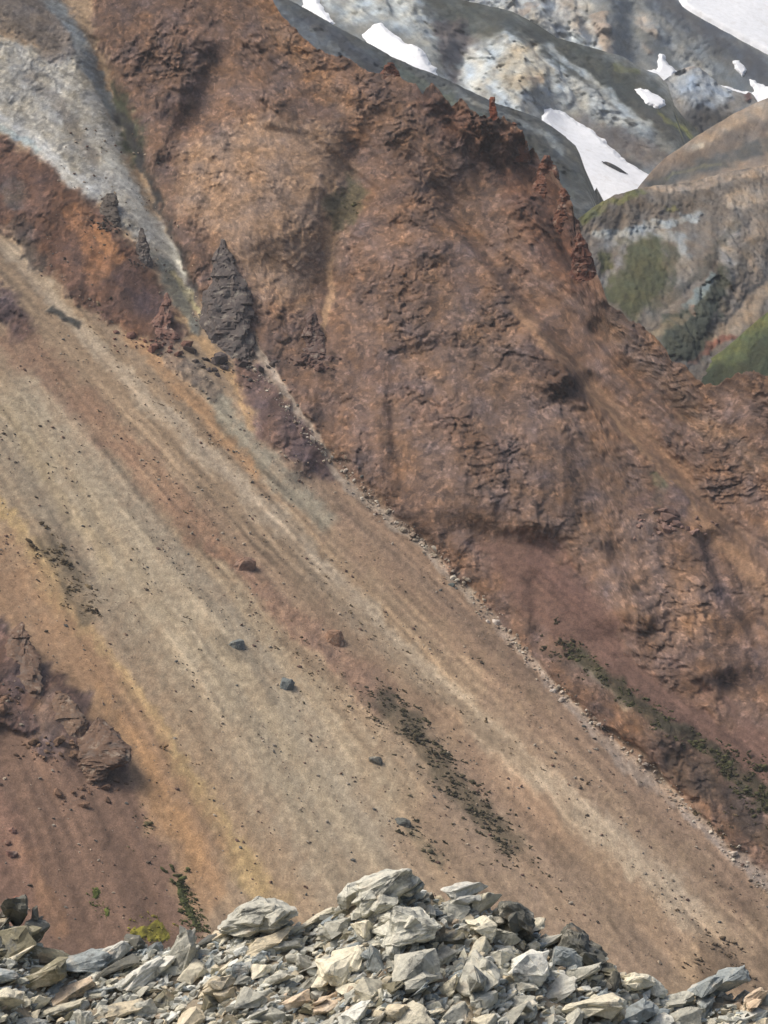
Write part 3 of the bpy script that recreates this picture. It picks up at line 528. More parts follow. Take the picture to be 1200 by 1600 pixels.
    {'ymin': 445, 'key': 'mossy', 'name': 'mossy_hill', 'label': 'brown and grey hill with green moss patches behind the red ridge', 'pts': [(49.0, 560.0, 43.9), (70.6, 600.0, 55.6), (110.1, 640.0, 66.0), (50.3, 500.0, 22.7), (71.9, 500.0, 17.0), (88.0, 510.0, 20.3), (63.6, 480.0, 8.1)], 'sky': [(35.3, 27.7), (43.7, 38.7), (48.1, 43.8), (53.3, 48.1), (60.6, 52.7), (70.4, 56.0), (84.0, 58.2), (94.9, 62.3), (110.0, 66.0), (133.0, 71.8)], 'x': (35, 140), 'zb': -50, 'step': 0.4, 'jag': 0.3, 'scale': 1.2, 'base': (112, 102, 90), 'layers': [('line', 2.6, 2.79, (94, 84, 72), 0.95, 0, [(50.9, 44.9), (62.9, 48.5), (77.4, 50.1), (90.1, 55.1)]), ('line', 1.45, 1.2, (104, 106, 56), 0.95, 0, [(48.9, 43.8), (58.2, 50.4), (70.0, 54.6)]), ('line', 1.0, 1.01, (112, 108, 56), 0.7, 0, [(73.1, 47.8), (77.2, 48.4)]), ('line', 1.38, 2.26, (160, 140, 118), 0.95, 0, [(70.3, 55.5), (87.3, 57.2), (109.6, 65.0), (123.2, 68.7)]), ('line', 1.7, 3.6, (164, 144, 120), 0.9, 0, [(89.7, 49.6), (99.0, 54.3), (117.9, 58.6)]), ('line', 1.43, 1.35, (156, 162, 160), 0.95, 0.3, [(52.0, 39.4), (62.6, 41.7), (75.5, 44.8), (83.8, 48.3)]), ('line', 2.21, 1.54, (146, 148, 142), 0.8, 0.3, [(54.1, 38.1), (63.9, 40.4), (75.5, 39.8), (70.4, 30.3)]), ('poly', 1.59, 1.52, (74, 76, 48), 0.92, 0.2, [(60.8, 38.4), (68.6, 39.6), (69.1, 34.9), (64.7, 25.0), (59.5, 18.4), (55.3, 16.8), (50.6, 21.4), (50.7, 24.7), (56.0, 30.0)]), ('poly', 0.93, 0.9, (84, 86, 52), 0.9, 0.2, [(52.4, 34.4), (55.9, 35.4), (53.6, 29.9), (51.3, 29.0)]), ('line', 0.79, 0.74, (134, 128, 122), 0.8, 0.2, [(60.8, 38.4), (55.7, 31.7), (49.6, 24.7)]), ('line', 2.2, 2.26, (134, 124, 110), 0.8, 0.2, [(73.4, 34.1), (64.3, 21.7), (57.0, 15.2)]), ('line', 2.69, 1.78, (152, 146, 136), 0.7, 0.4, [(91.9, 46.5), (85.1, 34.4), (76.8, 21.9)]), ('line', 3.04, 2.47, (142, 126, 108), 0.8, 0.1, [(99.2, 46.7), (88.6, 30.8), (76.4, 17.1), (67.0, 8.0)]), ('poly', 1.25, 1.2, (66, 70, 58), 1, 0.4, [(81.5, 31.5), (79.4, 23.6), (73.7, 13.9), (68.1, 8.0), (61.0, 7.2), (58.3, 12.3), (62.5, 16.1), (69.2, 20.1), (74.2, 25.2)]), ('line', 1.07, 0.87, (112, 124, 122), 0.95, 0.6, [(77.8, 28.4), (73.4, 24.3), (71.3, 21.8), (67.5, 19.8)]), ('line', 0.88, 0.87, (150, 118, 96), 0.8, 0.4, [(69.8, 20.5), (69.6, 18.2)]), ('line', 0.72, 0.83, (128, 112, 86), 0.8, 0, [(68.6, 18.5), (62.1, 15.0), (56.8, 12.2)]), ('line', 0.78, 0.7, (66, 64, 62), 0.9, 0, [(93.2, 30.0), (83.1, 22.0), (74.3, 15.5), (70.1, 12.4)]), ('line', 1.89, 1.68, (150, 130, 106), 0.9, 0, [(103.7, 31.1), (90.7, 24.7), (79.5, 17.1), (71.0, 10.9)]), ('line', 1.51, 0.99, (80, 76, 66), 0.8, 0.3, [(93.3, 45.5), (81.7, 34.3), (68.6, 25.1), (58.0, 16.0)]), ('line', 1.15, 0.88, (86, 80, 70), 0.7, 0.3, [(97.2, 40.5), (85.2, 30.7), (76.9, 20.3)]), ('line', 1.28, 0.86, (76, 76, 60), 0.8, 0.2, [(71.4, 37.8), (66.8, 26.7), (59.5, 18.4)]), ('line', 0.86, 0.68, (132, 84, 66), 0.95, 0.5, [(77.4, 14.0), (71.5, 10.2), (65.5, 5.9)])], 'relief': [('groove', 5, 5, 0, [(52.7, 39.1), (64.2, 41.4), (79.4, 46.0)]), ('groove', 4, 4, 0, [(60.6, 37.8), (49.9, 24.7)]), ('groove', -5, 7, 0, [(78.6, 30.5), (66.6, 10.9)]), ('groove', 4, 4, 0, [(100.5, 34.8), (75.8, 15.5), (64.8, 5.8)])], 'fall': (0.85, -0.4), 'rough': 1.3},
    {'ymin': 430, 'key': 'green', 'name': 'green_slope', 'label': 'dark green mossy slope at the foot of the brown hill', 'pts': [(65.7, 470.0, 5.2), (73.2, 480.0, 9.7), (85.4, 495.0, 18.3), (78.6, 455.0, 3.7)], 'sky': [(51.0, -7.8), (61.7, 2.5), (65.9, 5.5), (73.1, 9.8), (85.7, 18.7), (101.1, 29.5)], 'x': (55, 110), 'zb': -40, 'step': 0.35, 'jag': 0.2, 'scale': 0.9, 'base': (58, 64, 44), 'layers': [('line', 1.36, 1.45, (104, 108, 56), 0.8, 0, [(66.6, 5.8), (74.6, 10.5), (92.3, 22.1)]), ('line', 1.07, 1.1, (54, 60, 40), 0.7, 0, [(69.7, 4.5), (82.6, 12.2)]), ('line', 1.36, 1.41, (98, 104, 58), 0.5, 0, [(71.7, 6.5), (87.2, 16.6)])], 'relief': [], 'fall': (0.8, -0.6), 'rough': 1.7}]
SNOW = [
    ('broad snowfield across the top right corner', 'massif', [(162.2, 238.7), (166.3, 218.0), (178.5, 208.0), (194.7, 196.7), (206.0, 189.4), (220.1, 179.1), (253.1, 175.0), (298.6, 305.9), (172.5, 289.1)], [], 5, 150, 0.12),
    ('long white snow tongue with a dark gash above the mossy hill', 'ridge', [(59.1, 106.9), (61.7, 111.2), (64.9, 112.3), (71.7, 110.3), (75.1, 106.8), (81.0, 103.5), (87.4, 96.1), (93.8, 89.0), (98.7, 85.3), (105.0, 80.6), (94.5, 66.4), (76.4, 60.2), (67.6, 64.9), (66.8, 75.5), (61.4, 89.2)], [], 3, 170),
    ('wedge of snow resting on the dark shoulder behind the red ridge', 'ridge', [(-10.3, 145.3), (-5.2, 151.6), (-0.8, 152.5), (3.1, 147.3), (10.3, 141.0), (14.1, 139.0), (17.3, 134.1), (21.1, 128.8), (23.3, 122.1), (14.6, 113.8), (0.0, 126.4)], [], 3, 130),
    ('small snow sliver at the top edge beside the red ridge', 'ridge', [(-36.5, 184.5), (-27.8, 180.0), (-26.1, 165.0), (-22.6, 158.9), (-18.9, 151.9), (-23.4, 149.1), (-34.7, 160.8)], [], 2.5, 90),
    ('forked snow patch below the pale far cliffs', 'massif', [(124.5, 180.2), (130.2, 178.4), (136.7, 175.5), (145.8, 176.2), (148.3, 185.3), (153.1, 185.7), (154.4, 179.6), (159.1, 174.7), (154.9, 165.2), (139.9, 164.1)], [], 3, 100),
    ('small oval snow patch on the dark mossy crest', 'ridge', [(100.1, 122.6), (102.7, 124.8), (107.0, 123.2), (112.9, 118.8), (113.3, 115.3), (109.1, 113.4), (103.5, 114.8), (102.1, 118.9)], [], 2, 90),
    ('tiny snow patch on the dark band under the big snowfield', 'massif', [(188.8, 182.4), (194.2, 183.3), (197.7, 176.9), (197.2, 175.1), (194.0, 171.3), (190.2, 176.3)], [], 2, 60),
    ('flat snow strip behind the blue-grey knoll', 'massif', [(172.2, 168.7), (180.1, 168.5), (190.2, 165.3), (197.8, 163.7), (196.3, 171.5), (201.0, 171.4), (208.8, 166.3), (217.8, 159.2), (209.5, 144.0), (190.7, 146.8), (173.4, 156.0)], [], 3, 110)]
CREST = [
    (-4.81, -5.27),
    (-4.24, -5.17),
    (-3.85, -5.27),
    (-3.6, -5.36),
    (-3.37, -5.59),
    (-3.21, -5.66),
    (-2.76, -5.59),
    (-2.31, -5.54),
    (-1.93, -5.51),
    (-1.67, -5.46),
    (-1.41, -5.27),
    (-1.03, -5.27),
    (-0.71, -5.3),
    (-0.51, -5.17),
    (-0.26, -4.98),
    (0.13, -4.88),
    (0.38, -4.98),
    (0.64, -5.09),
    (0.96, -5.09),
    (1.28, -5.23),
    (1.73, -5.46),
    (2.12, -5.59),
    (2.41, -5.82),
    (2.83, -6.0),
    (3.15, -6.06),
    (3.41, -6.0),
    (3.86, -6.05),
    (4.82, -6.11)]
CREST_Y = 22.0
FRONT = [
    ('boulder', 'the jagged crest boulder', 'large jagged pale grey boulder standing highest on the stony crest', 0.03, 21.75, -4.89, 0.83, 0.77, 0.51, 15, 'pale grey'),
    ('boulder', 'the round grey-cream boulder', 'bulky rounded grey-cream boulder below the highest crest boulder', 0.25, 21.26, -5.14, 0.7, 0.7, 0.52, 10, 'pale grey'),
    ('boulder', 'the hollowed crest boulder', 'big pale boulder with dark hollows on the crest above the red scree', -1.24, 21.88, -5.2, 0.94, 0.7, 0.47, 20, 'pale grey'),
    ('rock', 'the left dark outcrop', 'dark grey block on top of the outcrop at the left edge', -3.74, 22.0, -5.2, 0.59, 0.58, 0.39, 60, 'dark grey'),
    ('rock', 'the left upright dark block', 'upright dark grey block at the right end of the left edge outcrop', -3.52, 22.0, -5.33, 0.45, 0.45, 0.36, 70, 'dark grey'),
    ('rock', 'the left olive block', 'olive grey lump in the middle of the left edge outcrop', -3.65, 21.69, -5.4, 0.58, 0.52, 0.35, 20, 'olive grey'),
    ('rock', 'the left knobbly rock', 'knobbly olive grey rock at the foot of the left edge outcrop', -3.4, 21.87, -5.57, 0.64, 0.37, 0.25, -10, 'olive grey'),
    ('rock', 'the left dark-bellied wedge', 'large wedge with a white top and dark underside by the left edge', -3.4, 21.5, -5.73, 0.82, 0.45, 0.3, 28, 'olive grey'),
    ('rock', 'the pale blue-grey slab', 'long pale blue-grey slab on the crest right of the dark outcrop', -3.0, 21.81, -5.65, 0.82, 0.44, 0.29, 14, 'blue-grey'),
    ('rock', 'the white crest slab', 'bright white-grey slab leaning on the crest below the yellow-green moss', -2.69, 21.91, -5.57, 0.44, 0.39, 0.26, 28, 'white'),
    ('rock', 'the lichen-grey crest rock', 'lichen-dark grey rock on the crest under the yellow-green moss', -2.54, 22.1, -5.5, 0.39, 0.27, 0.18, 5, 'dark grey'),
    ('rock', 'the split white slab', 'white slab with a split face and a dark underside', -2.37, 21.53, -5.71, 0.75, 0.41, 0.28, 26, 'white'),
    ('rock', 'the upright block', 'upright grey block with a dark right side on the crest', -1.98, 21.72, -5.52, 0.57, 0.43, 0.28, 82, 'grey'),
    ('rock', 'the brown-fronted slab', 'slab with a brown broken front under the hollowed boulder', -1.57, 21.14, -5.72, 0.44, 0.44, 0.34, 30, 'buff'),
    ('rock', 'the flat buff slab', 'flat buff slab below the hollowed crest boulder', -1.16, 21.61, -5.4, 0.62, 0.38, 0.25, 22, 'buff'),
    ('rock', 'the square grey slab', 'square grey slab between the hollowed boulder and the highest boulder', -0.48, 21.62, -5.26, 0.43, 0.43, 0.29, 12, 'grey'),
    ('rock', 'the big cream slab', 'big cream slab with a bright edge in the middle of the pile', -0.43, 21.0, -5.48, 0.61, 0.61, 0.4, 30, 'cream'),
    ('rock', 'the grey pyramid', 'pale grey pyramid-shaped rock below the round boulder', 0.3, 20.77, -5.43, 0.69, 0.63, 0.42, 20, 'pale grey'),
    ('rock', 'the blue-grey wedge', 'dark blue-grey wedge between the big cream slab and the grey pyramid', -0.05, 20.89, -5.39, 0.37, 0.37, 0.28, -35, 'blue-grey'),
    ('rock', 'the white lump', 'white-topped lump on the crest right of the highest boulder', 0.8, 21.99, -5.02, 0.6, 0.46, 0.31, 8, 'white'),
    ('boulder', 'the dark round boulder', 'dark round boulder on the right shoulder of the crest', 1.3, 21.8, -5.21, 0.54, 0.54, 0.47, -30, 'dark grey'),
    ('rock', 'the cream-faced block', 'block with a bright cream face left of the dark round boulder', 0.95, 21.53, -5.24, 0.36, 0.36, 0.31, 5, 'cream'),
    ('rock', 'the layered brown rock', 'thinly layered olive grey rock between the round and cream-faced blocks', 0.66, 21.45, -5.31, 0.41, 0.34, 0.23, 8, 'olive grey'),
    ('rock', 'the tall grey-white rock', 'tall grey-white rock at the bottom below the cream-faced block', 0.86, 20.77, -5.54, 0.59, 0.59, 0.49, 75, 'pale grey'),
    ('boulder', 'the dark crest boulder', 'dark boulder on the crest above the bare brown scree', 1.92, 21.87, -5.48, 0.64, 0.63, 0.42, -25, 'dark grey'),
    ('rock', 'the blue-black lump', 'blue-grey lump leaning against the dark crest boulder', 1.8, 21.67, -5.58, 0.45, 0.42, 0.28, -20, 'blue-grey'),
    ('rock', 'the bright cream rock', 'bright cream pointed rock on the low crest at the right', 2.52, 21.87, -5.87, 0.46, 0.4, 0.27, -10, 'cream'),
    ('rock', 'the wide cream slab', 'wide cream slab with a brown front at the bottom right', 1.98, 21.07, -5.9, 0.79, 0.51, 0.34, 14, 'cream'),
    ('rock', 'the blue-grey crest slab', 'smooth blue-grey slab on the crest near the right edge', 3.33, 22.02, -5.93, 0.78, 0.46, 0.31, 22, 'blue-grey'),
    ('rock', 'the pinkish cream rock', 'pinkish cream rock at the right edge', 3.73, 21.87, -6.04, 0.42, 0.42, 0.28, 30, 'rusty buff'),
    ('rock', 'the white-grey crag', 'white-grey broken rock below the dark round boulder', 1.36, 21.18, -5.56, 0.6, 0.59, 0.4, 25, 'white'),
    ('rock', 'the dark-fronted rock', 'rock with a dark brown front at the bottom of the pile', 1.3, 20.7, -5.8, 0.39, 0.39, 0.28, 15, 'grey'),
    ('rock', 'the flat bottom slab', 'flat cream slab at the bottom left edge of the pile', -3.16, 21.25, -5.98, 0.74, 0.27, 0.18, 14, 'cream'),
    ('rock', 'the rusty slab', 'pale slab with a rusty orange stain left of the split slab', -3.07, 21.46, -5.86, 0.68, 0.31, 0.21, 24, 'rusty buff'),
    ('rock', 'the long bottom slab', 'long buff slab at the bottom below the split white slab', -2.56, 21.16, -5.93, 0.74, 0.31, 0.2, 24, 'buff'),
    ('rock', 'the blue dome', 'small rounded blue-grey rock right of the brown-fronted slab', -1.4, 21.26, -5.58, 0.27, 0.27, 0.23, 20, 'blue-grey'),
    ('rock', 'the grey cube', 'grey blocky rock left of the big cream slab', -0.82, 21.37, -5.53, 0.34, 0.34, 0.29, 12, 'grey'),
    ('rock', 'the orange-tinted slab', 'orange-tinted flat rock at the bottom under the big cream slab', -0.48, 20.7, -5.73, 0.53, 0.33, 0.22, 15, 'rusty buff'),
    ('rock', 'the pale wedge', 'pale wedge at the bottom between the cream and orange-tinted slabs', -0.14, 20.54, -5.58, 0.39, 0.39, 0.3, 40, 'cream'),
    ('rock', 'the grey bottom rock', 'grey rock with a dark left half at the very bottom', -1.09, 20.72, -5.87, 0.46, 0.37, 0.24, 10, 'grey'),
    ('rock', 'the buff bottom rock', 'buff rounded rock at the very bottom below the grey pyramid', 0.09, 20.22, -5.71, 0.38, 0.32, 0.22, 10, 'buff'),
    ('rock', 'the low grey ledge', 'low grey ledge stone right of the bright cream rock', 2.91, 21.9, -6.04, 0.56, 0.26, 0.18, 10, 'pale grey'),
    ('rock', 'the flat right slab', 'pale flat slab under the low ledge near the right edge', 3.48, 21.68, -6.17, 0.76, 0.23, 0.15, 10, 'white'),
    ('rock', 'the small dark notch stone', 'dark stone in the notch under the dark crest boulder', 2.16, 21.75, -5.71, 0.41, 0.3, 0.2, -10, 'olive grey')]
GASH = ('dark rock strip showing through the long snow tongue', 'ridge', 85.9, 84.4, 11.5, 2.6, 31)

ALB = 1.0; CHROMA = .82; TINT = (1.0, .992, .99)           # display tone -> base colour

def paint(x, z, base, layers, warp=1.0, seed=3, tint=TINT):
    """lay the rock and scree colours on: every layer is a band or an outlined patch in metres on the slope"""
    wx = x + warp * (1.6 * fbm(x / 9, z / 9, 3, seed) + .7 * fbm(x / 2.2, z / 2.2, 2, seed + 50))
    wz = z + warp * (1.6 * fbm(x / 9 + 31, z / 9, 3, seed + 9) + .7 * fbm(x / 2.2 + 7, z / 2.2, 2, seed + 59))
    rag = fbm(x / 1.6, z / 1.6, 3, seed + 77)
    rag2 = fbm(x / 4.2, z / 4.2, 4, seed + 88, .6)
    rgb = np.empty(x.shape + (3,), np.float32); rgb[:] = base
    rock = np.zeros(x.shape, np.float32)
    for kind, w0, w1, c, alpha, rk, pts in layers:
        P = np.asarray(pts, dtype=np.float32); mg = 3 * max(w0, w1) + 4 * warp + 2
        m = (x > P[:, 0].min() - mg) & (x < P[:, 0].max() + mg) & (z > P[:, 1].min() - mg) & (z < P[:, 1].max() + mg)
        if not m.any(): continue
        if kind == 'line':
            d, _, t = seg_dist(wx[m], wz[m], pts)
            w = w0 + (w1 - w0) * t
            a = 1 - sstep(.45, 1.25, d / w + .35 * rag[m])
            a = a * sstep(0, .06, t + .01) * sstep(0, .08, 1.01 - t) * (.55 + .45 * sstep(-.45, .15, rag2[m]))
        else:
            d = poly_sd(wx[m], wz[m], pts)
            a = 1 - sstep(-w0, w0, d + w0 * .9 * rag[m] + 1.6 * warp * rag2[m])
        a = a * alpha
        if c is not None:
            rgb[m] += (np.asarray(c, np.float32) - rgb[m]) * a[:, None]
        if rk is not None:
            rock[m] += (rk - rock[m]) * (a / max(alpha, .01))
    lum = rgb @ np.array([.3, .55, .15], np.float32)
    rgb = (lum[..., None] + CHROMA * (rgb - lum[..., None])) * np.array(tint, np.float32)
    return rgb, rock

# ---------------------------------------------------------------- materials
def new_mat(name):
    m = bpy.data.materials.new(name); m.use_nodes = True
    nt = m.node_tree; nt.nodes.clear()
    out = nt.nodes.new('ShaderNodeOutputMaterial'); b = nt.nodes.new('ShaderNodeBsdfPrincipled')
    nt.links.new(b.outputs[0], out.inputs[0])
    return m, nt, b

def nnoise(nt, coord, scale, detail=4, rough=.6):
    n = nt.nodes.new('ShaderNodeTexNoise'); n.inputs['Scale'].default_value = scale
    n.inputs['Detail'].default_value = detail; n.inputs['Roughness'].default_value = rough
    nt.links.new(coord, n.inputs['Vector']); return n.outputs['Fac']

def maprange(nt, v, a, b, c, d):
    n = nt.nodes.new('ShaderNodeMapRange'); nt.links.new(v, n.inputs[0])
    for k, q in enumerate((a, b, c, d)): n.inputs[k + 1].default_value = q
    return n.outputs[0]

def mul(nt, colour, fac):
    n = nt.nodes.new('ShaderNodeVectorMath'); n.operation = 'SCALE'
    nt.links.new(colour, n.inputs[0]); nt.links.new(fac, n.inputs['Scale']); return n.outputs[0]

def terrain_material(name, fine=4.0, amt=.16, bump=.25, dist=.12, rough=.95):
    m, nt, b = new_mat(name)
    at = nt.nodes.new('ShaderNodeAttribute'); at.attribute_name = 'Col'
    tc = nt.nodes.new('ShaderNodeTexCoord'); co = tc.outputs['Object']
    f = nnoise(nt, co, fine, 5, .7)
    g = nnoise(nt, co, fine * .23, 4, .6)
    c = mul(nt, at.outputs['Color'], maprange(nt, f, .25, .75, 1 - amt, 1 + amt))
    c = mul(nt, c, maprange(nt, g, .3, .7, 1 - amt * .5, 1 + amt * .5))
    c = mul(nt, c, maprange(nt, nnoise(nt, co, fine * 2.3, 2, .5), .3, .7, 1 - amt * .6, 1 + amt * .6))
    nt.links.new(c, b.inputs['Base Color'])
    b.inputs['Roughness'].default_value = rough; b.inputs['Specular IOR Level'].default_value = .2
    bp = nt.nodes.new('ShaderNodeBump'); bp.inputs['Strength'].default_value = bump; bp.inputs['Distance'].default_value = dist
    nt.links.new(f, bp.inputs['Height']); nt.links.new(bp.outputs[0], b.inputs['Normal'])
    return m

MAT_SLOPE = terrain_material('weathered_rhyolite_slope', 3.0, .30, .6, .25)
MAT_HILL = terrain_material('far_hill_ground', 1.1, .18, .7, .9)

def snow_material():
    m, nt, b = new_mat('old_snow')
    tc = nt.nodes.new('ShaderNodeTexCoord'); co = tc.outputs['Object']
    f = nnoise(nt, co, .35, 5, .6)
    r = nt.nodes.new('ShaderNodeValToRGB'); nt.links.new(f, r.inputs[0])
    r.color_ramp.elements[0].position = .3; r.color_ramp.elements[0].color = (.72, .74, .75, 1)
    r.color_ramp.elements[1].position = .62; r.color_ramp.elements[1].color = (.82, .84, .86, 1)
    dm = nt.nodes.new('ShaderNodeMix'); dm.data_type = 'RGBA'; dm.inputs['B'].default_value = (.50, .48, .44, 1)
    nt.links.new(maprange(nt, nnoise(nt, co, .12, 7, .72), .55, .75, 0, .55), dm.inputs['Factor']); nt.links.new(r.outputs[0], dm.inputs['A'])
    nt.links.new(dm.outputs['Result'], b.inputs['Base Color']); b.inputs['Roughness'].default_value = .7
    b.inputs['Specular IOR Level'].default_value = .3
    bp = nt.nodes.new('ShaderNodeBump'); bp.inputs['Strength'].default_value = .3; bp.inputs['Distance'].default_value = .6
    nt.links.new(nnoise(nt, co, .8, 3, .5), bp.inputs['Height']); nt.links.new(bp.outputs[0], b.inputs['Normal'])
    return m
MAT_SNOW = snow_material()

def rock_material(name, scale=1.0, mott=1.0):
    """stone: the object's own colour, mottled with lichen grey, pale fresh breaks and rusty stain"""
    m, nt, b = new_mat(name)
    oi = nt.nodes.new('ShaderNodeObjectInfo'); tc = nt.nodes.new('ShaderNodeTexCoord')
    ad = nt.nodes.new('ShaderNodeVectorMath'); ad.operation = 'ADD'
    sc = nt.nodes.new('ShaderNodeVectorMath'); sc.operation = 'SCALE'
    cmb = nt.nodes.new('ShaderNodeCombineXYZ')
    for k in range(3): nt.links.new(oi.outputs['Random'], cmb.inputs[k])
    nt.links.new(cmb.outputs[0], sc.inputs[0]); sc.inputs['Scale'].default_value = 37.0
    geo = nt.nodes.new('ShaderNodeNewGeometry')
    nt.links.new(geo.outputs['Position'], ad.inputs[0]); nt.links.new(sc.outputs[0], ad.inputs[1])
    co = ad.outputs[0]
    big = nnoise(nt, co, 4.5 / scale, 6, .68); fine = nnoise(nt, co, 22 / scale, 5, .7); rust = nnoise(nt, co, 4.4 / scale, 3, .5)
    def mix(a, cb, f):
        n = nt.nodes.new('ShaderNodeMix'); n.data_type = 'RGBA'
        nt.links.new(f, n.inputs['Factor'])
        if isinstance(a, tuple): n.inputs['A'].default_value = a
        else: nt.links.new(a, n.inputs['A'])
        if isinstance(cb, tuple): n.inputs['B'].default_value = cb
        else: nt.links.new(cb, n.inputs['B'])
        return n.outputs['Result']
    c = mix(oi.outputs['Color'], (.13, .135, .125, 1), maprange(nt, big, .53, .66, 0, .8 * mott))
    c = mix(c, (.70, .64, .51, 1), maprange(nt, big, .46, .32, 0, .6 * mott))
    c = mix(c, (.42, .24, .11, 1), maprange(nt, rust, .62, .78, 0, .35 * mott))
    c = mul(nt, c, maprange(nt, fine, .25, .75, .70, 1.26))
    nt.links.new(c, b.inputs['Base Color']); b.inputs['Roughness'].default_value = .8; b.inputs['Specular IOR Level'].default_value = .3
    ma = nt.nodes.new('ShaderNodeMath'); ma.operation = 'MULTIPLY_ADD'
    nt.links.new(big, ma.inputs[0]); ma.inputs[1].default_value = 1.6; nt.links.new(fine, ma.inputs[2])
    bp = nt.nodes.new('ShaderNodeBump'); bp.inputs['Strength'].default_value = .55; bp.inputs['Distance'].default_value = .035 * scale
    nt.links.new(ma.outputs[0], bp.inputs['Height']); nt.links.new(bp.outputs[0], b.inputs['Normal'])
    return m
MAT_ROCK = rock_material('pale_rhyolite_stone', 1.0, 1.12)
MAT_CRAG = rock_material('crag_stone', 9.0, .45)

def vcol_material(name, rough=.95, fine=30, amt=.2, bump=.4, dist=.02):
    return terrain_material(name, fine, amt, bump, dist, rough)
MAT_RUBBLE = vcol_material('rubble_stone', .85, 26, .22, .5, .02)
MAT_MOSS = vcol_material('moss', 1.0, 5, .35, .6, .15)

# ---------------------------------------------------------------- the main slope
mountain = Mountain(FAN, GULLY, CLIFF, RELIEF)
SKY = np.asarray(SKYLINE)

def slope_fields(x, z):
    rgb, rock = paint(x, z, SLOPE_BASE, LAYERS)
    lum = rgb @ np.array([.3, .55, .15], np.float32); rk = np.clip(rock, 0, 1)[..., None]
    rgb += rk * .19 * (lum[..., None] * np.array([1.02, .98, .98], np.float32) - rgb)
    rgb *= (1 - .11 * np.clip(rock, 0, 1))[..., None]          # bare bedrock is darker than its own scree
    return rgb, rock

